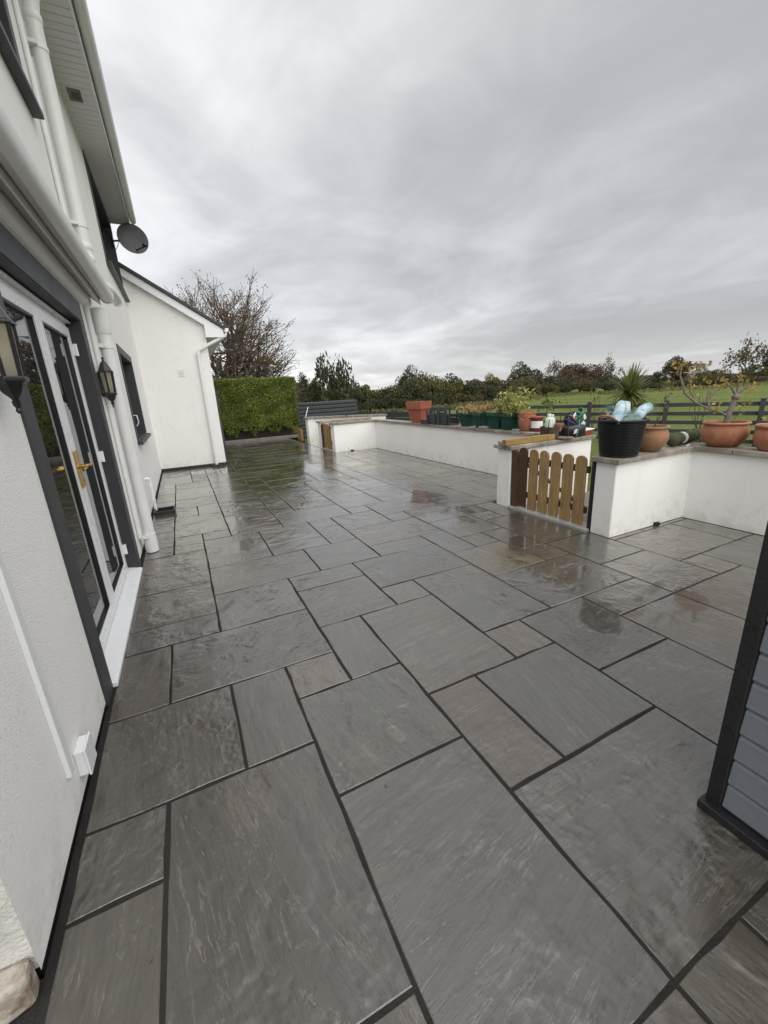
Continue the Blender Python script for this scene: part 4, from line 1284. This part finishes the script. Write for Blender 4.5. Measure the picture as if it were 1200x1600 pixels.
# the mass of the hedgerow
row = [(452, 596, 'olive'), (478, 594, 'brown'), (505, 598, 'brown'), (530, 596, 'dark'), (556, 598, 'dark'), (575, 602, 'olive'), (598, 600, 'dark'), (618, 604, 'olive'), (640, 598, 'dark'), (668, 596, 'olive'),
       (692, 590, 'olive'), (715, 588, 'dark'), (738, 590, 'brown'), (752, 598, 'dark'), (778, 594, 'brown'), (800, 592, 'olive'), (828, 588, 'brown'), (850, 588, 'dark'), (880, 584, 'brown'), (928, 580, 'brown'),
       (962, 584, 'dark'), (990, 586, 'brown'), (1020, 582, 'dark'), (1090, 582, 'olive'), (1120, 578, 'brown'), (1150, 578, 'dark'), (1182, 570, 'olive'), (1240, 560, 'dark')]
ORD = ['first', 'second', 'third', 'fourth', 'fifth', 'sixth', 'seventh', 'eighth', 'ninth', 'tenth', 'eleventh', 'twelfth', 'thirteenth', 'fourteenth', 'fifteenth', 'sixteenth',
       'seventeenth', 'eighteenth', 'nineteenth', 'twentieth', 'twenty-first', 'twenty-second', 'twenty-third', 'twenty-fourth', 'twenty-fifth']
CN = {'olive': 'olive green', 'brown': 'brown', 'dark': 'dark green'}
count = {}
for px, top, key in row:
    count[key] = count.get(key, -1)+1
    hedgerow(px, top, 62+rnd.uniform(-8, 14), key, '%s %s hedgerow shrub from the left along the far field edge' % (ORD[count[key]], CN[key]),
             'hedgerow_shrub', 'hedgerow shrubs on the far field edge')
# low bramble line in front
for i in range(25):
    px = 455+i*30.5+rnd.uniform(-5, 5)
    edge_y = float(np.interp(px, [440, 560, 640, 700, 800, 850, 900, 960, 1050, 1150, 1230], [650, 648, 644, 638, 627, 620, 615, 614, 609, 602, 598]))
    hedgerow(px, edge_y-(22 if px < 960 else 11)-rnd.uniform(0, 6), 44, rnd.choice(('dark', 'brown', 'dark', 'olive')), '%s low bramble clump from the left at the foot of the hedgerow' % ORD[i], 'bramble', 'brambles at the foot of the hedgerow', base=edge_y)
# tufts of dry grass along the field edge
tp = []
for i in range(420):
    px = rnd.uniform(540, 1230)
    ey = float(np.interp(px, [540, 640, 700, 800, 850, 900, 960, 1050, 1150, 1230], [648, 645, 639, 628, 621, 616, 615, 610, 603, 599]))
    q = onp((px, ey+rnd.uniform(0, 2)), 2, GZ)
    for k in range(9):
        tp.append((q.x+rnd.gauss(0, .35), q.y+rnd.gauss(0, .35), GZ+rnd.uniform(.02, .45)))
tm = leaf_mesh('field_edge_grass', np.array(tp), .16, rs, .25)
tm.materials.append(M_LDRY)
o = obj('field_edge_grass', tm, None)
o['kind'] = 'stuff'
o['label'] = 'rough dry grass along the edge of the field'
o['category'] = 'grass'

# far cottage at the right
p = at_dist((1095, 590), 105)
ch = thing('cottage', 'distant small pale cottage between the trees at the right', 'house', (p.x, p.y, GZ), R(20))
ch.scale = (.36, .36, .62)
obj('wall', MB().box((-4.5, -3, 0), (4.5, 3, 3.3)).prism([(-4.5, -3, 3.3), (-4.5, 3, 3.3), (-4.5, 0, 6.2)], (9, 0, 0)), M_HOUSEW, ch)
obj('roof', MB().prism([(-4.8, -3.4, 3.05), (-4.8, 0, 6.35), (-4.8, 3.4, 3.05), (-4.8, 3.4, 3.3), (-4.8, 0, 6.6), (-4.8, -3.4, 3.3)], (9.6, 0, 0)), M_CONC, ch)
for x in (-2.5, 0.2, 2.6):
    obj('window', MB().box((x-.5, -3.04, 1.2), (x+.5, -3.005, 2.4)), M_GLASS, ch)

# ================================================================== GARDEN PLANTS beyond the wall
def cordyline(loc):
    c_ = thing('cordyline', 'spiky green palm-like cordyline behind the black tub', 'plant', loc)
    obj('stem', MB().tube([(0, 0, -.05), (.02, 0, .5), (0, .02, 1.0)], [.06, .05, .05], 10), M_BARKG, c_, smooth=60)
    r = random.Random(4)
    V, F = [], []
    for k in range(300):
        t = r.uniform(0, 6.283)
        el = r.uniform(-.55, 1.45)
        d = Vector((math.cos(t)*math.cos(el), math.sin(t)*math.cos(el), math.sin(el)))
        side = d.cross(Vector((0, 0, 1))).normalized()
        L = r.uniform(.42, .60)
        w = r.uniform(.015, .024)
        p_ = Vector((0, 0, 1.0+r.uniform(-.08, .06)))
        o_ = len(V)
        for i in range(5):
            s_ = i/4
            q = p_+d*(L*s_)+Vector((0, 0, -.16*s_*s_*math.cos(el)))
            ww = w*(1-.85*s_**2)
            V.append(tuple(q-side*ww))
            V.append(tuple(q+side*ww))
        for i in range(4):
            F.append((o_+2*i, o_+2*i+1, o_+2*i+3, o_+2*i+2))
    me = np_mesh('leaves', np.array(V), np.array(F))
    me.materials.append(M_LSTRAP)
    obj('leaves', me, None, c_)
p = at_dist((984, 610), 9.2)
cordyline((p.x, p.y, p.z-1.06))
def sapling(px, base_py, top_py, D, seed, label, leaves=0, mt=None, spread=.55, limbs=3, depth=3):
    p_ = at_dist((px, base_py), D)
    zt = at_dist((px, top_py), D).z
    V, F, tips = branches(seed, .35, depth, .018, spread, .32, limbs, up=.55, shrink=.75, fork=(2, 2), sides=5)
    mz = max(v[2] for v in V)
    s_ = thing('sapling', label, 'sapling', (p_.x, p_.y, p_.z))
    k = (zt-p_.z)/mz
    V = [(v[0]*k*.8, v[1]*k*.8, v[2]*k) for v in V]
    obj('trunk', tri_mesh('trunk', V, F, M_BARK), None, s_)
    if leaves:
        tl = tip_leaves('leaves', [(Vector((t[0].x*k*.8, t[0].y*k*.8, t[0].z*k)), 0) for t in tips], leaves, .03, mt, seed, .03)
        obj('leaves', tl, None, s_)
    return s_
def ground_sapling(px, top_py, D, seed, label, **k):
    q = at_dist((px, 640), D)
    d = ray((px, 640))
    # foot on the lawn below that column
    v = Vector((q.x, q.y, GZ))
    rel = v-CAM
    row_ = 800-FPX*rel.dot(_up)/rel.dot(_fw)
    return sapling(px, row_, top_py, D, seed, label, **k)
ground_sapling(914, 588, 9.5, 31, 'thin bare sapling between the wall end and the black tub', leaves=25, mt=M_LBROWN)
ground_sapling(1022, 590, 9.0, 32, 'slender bare sapling right of the spiky palm', leaves=20, mt=M_LBROWN, spread=.4)
ground_sapling(1086, 560, 8.5, 33, 'bare branching sapling left of the pot-grown fig', leaves=40, mt=M_LGOLD, spread=.7, limbs=4, depth=4)

# ================================================================== THINGS STANDING ON THE WALLS
def on_cap(px, x=None, y=None):
    """point on the coping top whose column is px"""
    lo, hi = (-8, 14) if x is not None else (1, 8)
    for _ in range(60):
        m_ = (lo+hi)/2
        P_ = Vector((x, m_, CT)) if x is not None else Vector((m_, y, CT))
        r_ = P_-CAM
        col = 600+FPX*r_.dot(_rt)/r_.dot(_fw)
        if (col > px) == (x is not None):
            lo = m_
        else:
            hi = m_
    return P_
def sq_pot(name, mt, w0, w1, h, rim, ribs, parent, z0=0.0):
    """tapered square pot with ribbed sides and a rim"""
    m_ = MB()
    n = ribs
    def ring(w, z, rib):
        pts_ = []
        for s_ in range(4):
            for k in range(n):
                t = -1+2*k/n
                dep = w*(1-(rib if k % 2 else 0))
                a, c = w*t, dep
                pts_.append([(a, -c), (c, a), (-a, c), (-c, -a)][s_]+(z,))
        return pts_
    rings = [ring(w0, z0, .15), ring(w0+(w1-w0)*.86, z0+h*.84, .12), ring(w1*1.06, z0+h*.845, 0), ring(w1*1.09, z0+h, 0), ring(w1*.98, z0+h, 0), ring(w1*.95, z0+h*.86, 0)]
    P_ = [q for r_ in rings for q in r_]
    N_ = 4*n
    F_ = [tuple(range(N_))[::-1], tuple(range(5*N_, 6*N_))]
    for i in range(5):
        F_ += [(i*N_+k, i*N_+(k+1) % N_, (i+1)*N_+(k+1) % N_, (i+1)*N_+k) for k in range(N_)]
    m_.poly(P_, F_)
    return obj(name, m_, mt, parent)
# two nested red planters
p = on_cap(655, x=4.05)
t_ = thing('stacked_planters', 'three nested ribbed terracotta-red plastic planters on the long wall', 'planter', p, R(20))
sq_pot('planter', M_REDPL, .125, .190, .365, 0, 8, t_)
sq_pot('planter', M_REDPL, .132, .194, .365, 0, 8, t_, .055)
sq_pot('planter', M_REDPL, .138, .198, .365, 0, 8, t_, .105)
# dark grey troughs
p = on_cap(692, x=4.05)
t_ = thing('grey_trough', 'dark slate grey slatted planter trough beside the red planters', 'planter', p, R(2))
for k in range(3):
    obj('side_board', MB().box((-.13, -.40, .008+k*.07), (-.11, .42, .07+k*.07)), M_GREYPL, t_, bevel=.006)
    obj('side_board', MB().box((.11, -.40, .008+k*.07), (.13, .42, .07+k*.07)), M_GREYPL, t_, bevel=.006)
obj('base', MB().box((-.108, -.40, 0), (.108, .42, .03)), M_GREYPL, t_)
for y in (-.30, -.05, .10, .38):
    obj('upright', MB().box((-.152, y-.025, 0), (-.132, y+.025, .31)), M_GREYPL, t_, bevel=.005)
    obj('upright', MB().box((.132, y-.025, 0), (.152, y+.025, .31)), M_GREYPL, t_, bevel=.005)
for z in (.22, .27):
    obj('slat', MB().box((-.131, -.32, z), (-.118, .05, z+.035)), M_GREYPL, t_)
tag(obj('drip_tray', MB().prism([(-.10, 0, 0), (.10, 0, 0), (.12, 0, .085), (.105, 0, .085), (.088, 0, .014), (-.088, 0, .014), (-.105, 0, .085), (-.12, 0, .085)], (0, .34, 0)), M_GREYPL, None, loc=on_cap(676, x=3.99)), 'low slate grey tray in front of the slatted trough', 'tray')
# four dark green pots with plants
def foliage(parent, z, w, h, n, size, mt, seed, nm='foliage'):
    r = np.random.RandomState(seed)
    nb = 9
    C_ = np.stack([r.normal(0, w*.42, nb), r.normal(0, w*.42, nb), z+h*(.2+.7*r.random(nb))], 1)
    i = r.randint(0, nb, n)
    P_ = C_[i]+r.normal(size=(n, 3))*np.array([w*.26, w*.26, h*.16])
    P_ = P_[P_[:, 2] > z-.03]
    me = leaf_mesh(nm, P_, size, r, .45)
    me.materials.append(mt)
    obj(nm, me, None, parent)
    m_ = MB()
    for k in range(nb):
        c_ = Vector(tuple(C_[k]))
        m_.tube([(c_.x*.2, c_.y*.2, z-.06), (c_.x*.6, c_.y*.6, z+(c_.z-z)*.5), c_], [.006, .005, .003], 5)
    obj('stems', m_, M_BARK, parent)
specs = [(731, 'first green pot, holding a low orange plant beside the grey trough', M_LORANGE, .22, .14, 240, .024, .20),
         (754, 'green pot with a bushy orange plant, second from the grey trough', M_LORANGE, .25, .17, 330, .024, .20),
         (777, 'green pot with a sparse brownish plant, left of the variegated shrub', M_LOLIVE, .22, .20, 220, .022, .18),
         (798, 'green pot with a tall yellow variegated shrub next to the clay pots', M_LVAR, .36, .36, 760, .030, .19)]
for i, (px, lab, mt, w, h, n, sz, hw) in enumerate(specs):
    p = on_cap(px, x=4.05)
    t_ = thing('green_planter', lab, 'plant pot', p, R((8, -6, 14, 2)[i]), 'green planters in a row on the long wall')
    sq_pot('pot', M_GREENPL, .088, .135, .26, 0, 8, t_)
    obj('soil', MB().box((-.12, -.12, .222), (.12, .12, .235)), M_SOIL, t_)
    foliage(t_, .25, w, h, n, sz, mt, 40+i)
    for k in range(2 if i > 1 else 0):
        pass
tag(obj('loose_stone', MB().box((-.06, -.10, 0), (.06, .10, .035)), M_STEP, None, loc=on_cap(757, x=3.965), bevel=.012), 'small pale stone block left of the third green pot', 'stone')
tag(obj('loose_stone', MB().box((-.05, -.07, 0), (.06, .06, .03)), M_STEP, None, loc=on_cap(807, x=3.965), bevel=.012), 'small pale stone beside the stacked clay pots', 'stone')
# stacked clay pots
p = on_cap(822, x=4.06)
t_ = thing('stacked_clay_pots', 'two nested rounded terracotta clay pots between shrub and paint tub', 'plant pot', p)
obj('pot', MB().lathe([(.085, 0), (.10, .03), (.125, .10), (.132, .15), (.128, .20), (.132, .21), (.140, .225), (.140, .245), (.125, .25), (.115, .20), (.1, .19)], 30), M_TERRA, t_, smooth=35)
obj('inner_pot', MB().lathe([(.118, .23), (.128, .25), (.134, .265), (.140, .285), (.138, .30), (.122, .30), (.112, .27), (.10, .25)], 30), M_TERRA, t_, smooth=35)
obj('swag', MB().tube([Vector((-.135*math.cos(a_), -.135*math.sin(a_), .215-.05*math.sin((a_+.2)*2.5)**2)) for a_ in [k*.1 for k in range(-2, 14)]], .008, 6), M_TERRA, t_, smooth=60)
# paint tub with red lid
p = on_cap(838, x=4.10)
t_ = thing('paint_tub', 'white and maroon tub with a red lid beside the clay pots', 'tub', p)
obj('body', MB().lathe([(.082, 0), (.085, .01), (.092, .20), (.080, .20), (.07, .19)], 24), M_MAROON, t_, smooth=35)
obj('label', MB().lathe([(.0875, .055), (.0925, .16), (.0915, .16), (.086, .055)], 24), M_WHITE, t_, smooth=35)
obj('lid', MB().lathe([(.097, .195), (.10, .20), (.10, .218), (.09, .225), (.03, .225)], 24), M_RED, t_, smooth=35)
# brown basket of bottles with sprig
p = on_cap(858, y=1.60)
t_ = thing('brown_basket', 'brown woven basket right of the red-lidded tub', 'basket', p)
obj('body', MB().lathe([(.10, 0), (.115, .05), (.125, .15), (.13, .16), (.115, .16), (.09, .02)], 20), M_BASKET, t_, smooth=35)
obj('wire_leg', MB().tube([(.12, -.06, .30), (.13, -.05, .1), (.125, -.04, .0)], .005, 6), M_BLACK, t_)
obj('wire_leg', MB().tube([(-.10, -.08, .26), (-.11, -.07, .1), (-.105, -.06, .0)], .005, 6), M_BLACK, t_)
def bottle(off, lab, mt, r, h):
    o_ = thing('plastic_bottle', lab, 'bottle', p+Vector(off), 0, 'pale bottles in the brown basket')
    obj('body', MB().lathe([(r*.9, 0), (r, .01), (r, h*.75), (r*.75, h*.88), (r*.45, h*.92), (r*.45, h)], 16), mt, o_, smooth=40)
    obj('cap', MB().lathe([(r*.52, h*.96), (r*.52, h*1.08), (r*.2, h*1.09)], 12), M_WHITE, o_, smooth=40)
bottle((-.045, -.02, .075), 'pale green plastic bottle at the left in the brown basket', M_PALE, .050, .235)
bottle((.055, .02, .075), 'pale plastic bottle at the right in the brown basket', M_PALE, .042, .22)
tag(obj('small_clay_pot', MB().lathe([(.028, 0), (.045, .075), (.05, .075), (.05, .10), (.040, .10), (.03, .05)], 16), M_TERRA, None, smooth=35, loc=p+Vector((.085, -.075, .10))), 'tiny clay pot perched on the brown basket', 'plant pot')
t_ = thing('potted_sprig', 'small leafy sprig standing up behind the pale bottles', 'plant', p+Vector((.02, .085, 0)))
obj('pot', MB().lathe([(.045, 0), (.06, .10), (.05, .10), (.04, .08)], 14), M_BLACKPL, t_, smooth=35)
obj('stem', MB().tube([(0, 0, .06), (.005, 0, .25), (0, 0, .42)], .006, 6), M_BARK, t_)
r_ = np.random.RandomState(3)
P_ = np.array([(0, 0, .44)])+r_.normal(size=(60, 3))*np.array([.055, .055, .05])
me = leaf_mesh('leaves', P_, .034, r_, .4)
me.materials.append(M_LSTRAP)
obj('leaves', me, None, t_)
# basket of hoses and cables
p = on_cap(892, y=1.60)
t_ = thing('hose_tangle', 'heap of green hose and dark cables with white tags near the wall end', 'hose', p)
t_.scale = (1.3, 1.1, 1.3)
r = random.Random(9)
def coil(R_, z, tilt, turns, rad, mt, nm, c=(0, 0)):
    pts_ = []
    n_ = int(turns*14)
    for k in range(n_):
        a_ = k/14*2*math.pi
        rr = R_*(1+.12*math.sin(a_*.37+tilt*9))
        v_ = Vector((rr*math.cos(a_), rr*math.sin(a_)*.8, .02*math.sin(a_*1.3)+.012*k/14))
        v_.rotate(Matrix.Rotation(tilt, 3, 'Y'))
        pts_.append(v_+Vector((c[0], c[1], z)))
    obj(nm, MB().tube(pts_, rad, 6), mt, t_, smooth=60)
coil(.085, .16, 1.15, 3.2, .009, M_HOSE, 'green_hose', (.05, 0))
coil(.075, .20, -.9, 2.5, .009, M_HOSE, 'green_hose', (.08, -.02))
coil(.085, .12, .8, 3.0, .010, M_HOSE2, 'cable', (-.05, -.03))
coil(.07, .17, -1.1, 2.2, .008, M_BLACK, 'cable', (-.02, .02))
coil(.055, .17, 1.3, 1.2, .006, M_PINK, 'rope', (-.06, -.05))
obj('holdall', MB().lathe([(.12, 0), (.15, .03), (.155, .09), (.13, .12), (.05, .14)], 14), M_BLACKPL, t_, smooth=60)
obj('hose_tail', MB().tube([(.02, -.09, .16), (-.02, -.13, .11), (-.05, -.145, .05), (-.07, -.15, .01)], .009, 6), M_HOSE, t_, smooth=60)
for (x, y, z, a_) in ((.06, -.11, .13, .5), (-.09, -.15, .06, -.2), (.12, -.06, .19, 1.0), (-.07, -.10, .22, -.7)):
    o = obj('tag', MB().box((-.026, -.003, -.02), (.026, .003, .02)), M_WHITE, t_, loc=(x, y, z))
    o.rotation_euler = (.3, a_, .2)
obj('wire_stand', MB().tube([(.13, -.08, 0), (.17, -.05, .24)], .005, 6).tube([(-.16, -.12, 0), (-.15, -.08, .24)], .005, 6), M_BLACK, t_)
# white saucer and red tray
p = on_cap(918, y=1.56)
tag(obj('red_tray', MB().prism([(-.075, -.06, .0), (.075, -.06, 0), (.088, -.065, .06), (-.088, -.065, .06)], (0, .13, 0)), M_RED, None, loc=p+Vector((-.05, 0, 0)), bevel=.004), 'small red tray at the very end of the wall', 'tray')
tag(obj('paper_liner', MB().prism([(-.085, -.07, .0), (.10, -.07, .012), (.10, .07, .015), (-.085, .07, .004)], (0, 0, .008)), M_WHITE, None, loc=p+Vector((-.05, 0, .061))), 'crumpled white liner lying on the small red tray', 'liner')
p = on_cap(880, y=1.475)
tag(obj('saucer', MB().lathe([(.09, 0), (.115, .006), (.125, .018), (.118, .018), (.10, .008)], 24), M_COPING, None, smooth=40, loc=p), 'flat pale saucer on the wall below the hoses', 'saucer')
# timber offcuts lying on the wall
a, c = on_cap(787, y=1.52), on_cap(863, y=1.52)
t_ = tag(obj('timber_post', MB().box((0, -.036, 0), ((c-a).length, .036, .072)), M_TIMH, None, loc=(a.x, 1.515, CT), bevel=.004), 'square sawn pine post lying along the front of the wall', 'timber')
t_ = tag(obj('timber_post', MB().box((0, -.03, 0), ((c-a).length*.78, .03, .045)), M_STEP, None, loc=(a.x+.03, 1.63, CT), bevel=.004), 'weathered grey green post lying behind the pine post', 'timber')
t_.rotation_euler = (0, 0, R(2))

# black ribbed tub full of rolled bags
p = Vector((2.885, .185, CT))
t_ = thing('black_tub', 'black ribbed plastic tub at the wall end right of the gate', 'tub', p)
prof = [(.160, 0), (.163, .004)]
for k in range(22):
    z = .012+k*.0142
    r0 = .163+.040*k/21
    prof += [(r0, z), (r0+.0075, z+.003), (r0+.0075, z+.008), (r0, z+.011)]
prof += [(.208, .328), (.226, .332), (.230, .345), (.226, .352), (.204, .352), (.195, .30), (.16, .02)]
obj('body', MB().lathe(prof, 48), M_BLACKPL, t_, smooth=28)
for s in (-1, 1):
    obj('handle', MB().tube([(s*.215-.02*s, -.085, .345), (s*.225, -.08, .375), (s*.23, -.04, .392), (s*.23, .04, .392), (s*.225, .08, .375), (s*.215-.02*s, .085, .345)], .011, 8), M_TERRA if s < 0 else M_BLACKPL, t_, smooth=60)
def roll(a_, c_, rad, mt, lab, k):
    o_ = MB()
    A, B = Vector(a_), Vector(c_)
    rr = random.Random(k)
    n_ = 9
    path = [A.lerp(B, i/(n_-1))+Vector((rr.gauss(0, .006), rr.gauss(0, .006), rr.gauss(0, .005))) for i in range(n_)]
    o_.tube(path, [rad*(.88 if i in (0, n_-1) else rr.uniform(.93, 1.07)) for i in range(n_)], 12)
    return tag(obj('rolled_bag', o_, mt, None, smooth=60, loc=p), lab, 'bag', 'rolled bags in the black tub')
roll((-.21, -.08, .34), (.05, .05, .48), .050, M_BAGS, 'pale blue rolled bag leaning left in the black tub', 1)
roll((-.04, -.15, .36), (.29, -.06, .45), .048, M_BAGS, 'pale blue rolled bag sticking out right of the black tub', 2)
roll((.02, .02, .32), (.11, .06, .49), .056, M_BAGS, 'white and blue bag standing in the middle of the black tub', 3)
roll((-.12, -.10, .31), (.06, -.10, .39), .055, M_BAGG, 'green patterned bag at the front of the black tub', 4)
roll((-.02, .08, .32), (-.02, .10, .46), .045, M_BAGG, 'grey green bag at the back of the black tub', 5)

# weathered clay pot
p = on_cap(1012, y=.185)
t_ = thing('clay_pot', 'weathered mossy terracotta pot right of the black tub', 'plant pot', (p.x, p.y, CT))
obj('pot', MB().lathe([(.095, 0), (.105, .008), (.150, .07), (.168, .125), (.163, .175), (.148, .212), (.150, .222), (.165, .228), (.168, .240), (.160, .248), (.142, .246), (.135, .20), (.12, .19)], 36), M_TERRA2, t_, smooth=35)
obj('soil', MB().lathe([(.138, .195), (.12, .212), (.02, .218)], 20), M_SOIL, t_, smooth=60)
V, F, tips = branches(52, .2, 2, .007, .5, .10, 3, up=.3, shrink=.7, fork=(1, 2))
o = obj('seedling', tri_mesh('seedling', [(v[0]*.8, v[1]*.8, v[2]*.55+.2) for v in V], F, M_BARK), None, t_)
# moss green rolled netting
A_, B_ = on_cap(1046, y=.15), on_cap(1086, y=.27)
dl = (B_-A_).length
t_ = thing('netting_roll', 'lumpy moss green roll tied with white tape in the wall corner', 'netting', A_, math.atan2(B_.y-A_.y, B_.x-A_.x))
pts_, rr_ = [], []
for k in range(48):
    s_ = k/47
    pts_.append((s_*dl, .012*math.sin(s_*5), .070+.006*math.sin(s_*9)))
    rr_.append(.066*(.60+.46*abs(math.sin(s_*math.pi*5)))*(.5 if k in (0, 47) else 1))
obj('roll', MB().tube(pts_, rr_, 18), M_MOSS, t_, smooth=60)
obj('tape', MB().tube([(dl*.42, .008, .070), (dl*.46, .008, .070)], .064, 18), M_WHITE, t_, smooth=40)
obj('tape_tail', MB().prism([(dl*.25, -.09, .002), (dl*.48, -.06, .002), (dl*.47, -.085, .002), (dl*.27, -.105, .002)], (0, 0, .004)), M_WHITE, t_)

# big bowl pot with pruned fig
p = Vector((4.075, -.125, CT))
t_ = thing('bowl_pot', 'wide terracotta bowl pot on the corner of the right wall', 'plant pot', p)
t_.scale = (.92, .92, 1)
obj('pot', MB().lathe([(.125, 0), (.140, .006), (.185, .055), (.214, .115), (.214, .165), (.198, .205), (.194, .218), (.212, .226), (.216, .238), (.208, .248), (.186, .246), (.18, .21), (.16, .20)], 44), M_TERRA, t_, smooth=35)
obj('soil', MB().lathe([(.185, .205), (.15, .222), (.02, .226)], 24), M_SOIL, t_, smooth=60)
fg = thing('pruned_fig', 'stumpy grey pruned tree with yellow leaves in the wide bowl pot', 'tree', p+Vector((0, 0, .22)))
def limb(pts_, r0, r1):
    n_ = len(pts_)
    return MB().tube(pts_, [r0+(r1-r0)*i/(n_-1) for i in range(n_)], 9)
obj('trunk', limb([(0, 0, -.02), (.012, .0, .10), (.04, -.01, .20), (.06, -.015, .25)], .028, .021), M_BARKG, fg, smooth=60)
obj('crown_knuckle', MB().lathe([(.02, .235), (.034, .25), (.036, .268), (.028, .285), (.01, .29)], 10, (.06, -.015, 0)), M_BARKG, fg, smooth=60)
LB = [[(.01, 0, .08), (-.06, .04, .12), (-.13, .10, .15), (-.20, .20, .22), (-.22, .26, .34), (-.18, .30, .46)], [(-.13, .10, .15), (-.10, .16, .26), (-.06, .18, .38)], [(-.20, .20, .22), (-.28, .28, .32), (-.30, .34, .50), (-.26, .36, .60)],
      [(.06, -.015, .28), (.02, .02, .36), (-.04, .06, .42)], [(.06, -.015, .28), (.10, -.06, .35), (.18, -.12, .38)], [(.06, -.015, .28), (.08, -.01, .38), (.06, .0, .46)], [(-.10, .16, .26), (-.02, .12, .34), (.04, .08, .40)],
      [(-.18, .30, .46), (-.10, .28, .56), (-.02, .26, .60)]]
tipP = []
for b_ in LB:
    obj('branch', limb([Vector(q) for q in b_], .013, .005), M_BARKG, fg, smooth=60)
    tipP += [b_[-1], b_[-1], tuple((Vector(b_[-1])+Vector(b_[-2]))*.5)]
r_ = np.random.RandomState(8)
P_ = np.array(tipP)[r_.randint(0, len(tipP), 110)]+r_.normal(size=(110, 3))*np.array([.045, .045, .035])
P_ = np.vstack([P_, np.array([(-.10, .06, .16)])+r_.normal(size=(16, 3))*.03, np.array([(.13, -.06, .18)])+r_.normal(size=(16, 3))*.03])
me = leaf_mesh('leaves', P_, .021, r_, .6)
me.materials.append(M_LGOLD)
obj('leaves', me, None, fg)
# pot at the right edge
p = Vector((4.06, -.555, CT))
t_ = thing('clay_pot', 'terracotta pot cut off by the right edge, beside the bowl pot', 'plant pot', p)
obj('pot', MB().lathe([(.105, 0), (.118, .006), (.158, .06), (.172, .115), (.165, .17), (.150, .198), (.152, .21), (.170, .216), (.174, .23), (.165, .24), (.145, .236), (.14, .2), (.12, .19)], 36), M_TERRA, t_, smooth=35)
obj('soil', MB().lathe([(.148, .195), (.12, .21), (.02, .214)], 20), M_SOIL, t_, smooth=60)
V, F, tips = branches(61, .2, 3, .010, .7, .12, 3, up=.3, shrink=.75, fork=(2, 2))
obj('stems', tri_mesh('stems', [(v[0]*.8, v[1]*.8, v[2]*.7+.2) for v in V], F, M_BARKG), None, t_)
# garden cane and boards by the far wall
tag(obj('garden_cane', MB().tube([(2.96, 11.7, .80), (3.10, 11.75, 1.15)], .012, 6), M_PIPE, None), 'thin pale cane leaning above the farthest garden wall', 'cane')
tag(obj('timber_offcut', MB().box((-.03, -.25, 0), (.03, .25, .40)), M_TIM, None, loc=(2.85, 12.2, 0), bevel=.004), 'small pale timber offcut standing by the farthest wall', 'timber')
# young shrub behind the far wall
p = at_dist((531, 640), 14.5)
t_ = thing('young_shrub', 'small young green shrub in front of the slatted fence', 'shrub', (p.x, p.y, GZ))
foliage(t_, .35, .55, .75, 260, .05, M_LOLIVE, 77)
obj('stem', MB().tube([(0, 0, -.05), (0, 0, .6)], .012, 6), M_BARK, t_)

# scraps of leaf and grit lying on the wet slabs
gp_ = [(rnd.uniform(-1.3, 2.0), rnd.uniform(-1.6, 7.5)) for _ in range(70)]
lm = leaf_mesh('leaf_litter', np.array([(x, y, .0035) for x, y in gp_]), .006, rs, .5, np.tile(np.array([0, 0, 1.0]), (70, 1)), .12)
lm.materials.append(M_LTREE)
o = obj('leaf_litter', lm, None)
o['kind'] = 'stuff'
o['label'] = 'tiny scraps of dead leaf scattered on the paving'
o['category'] = 'leaf litter'
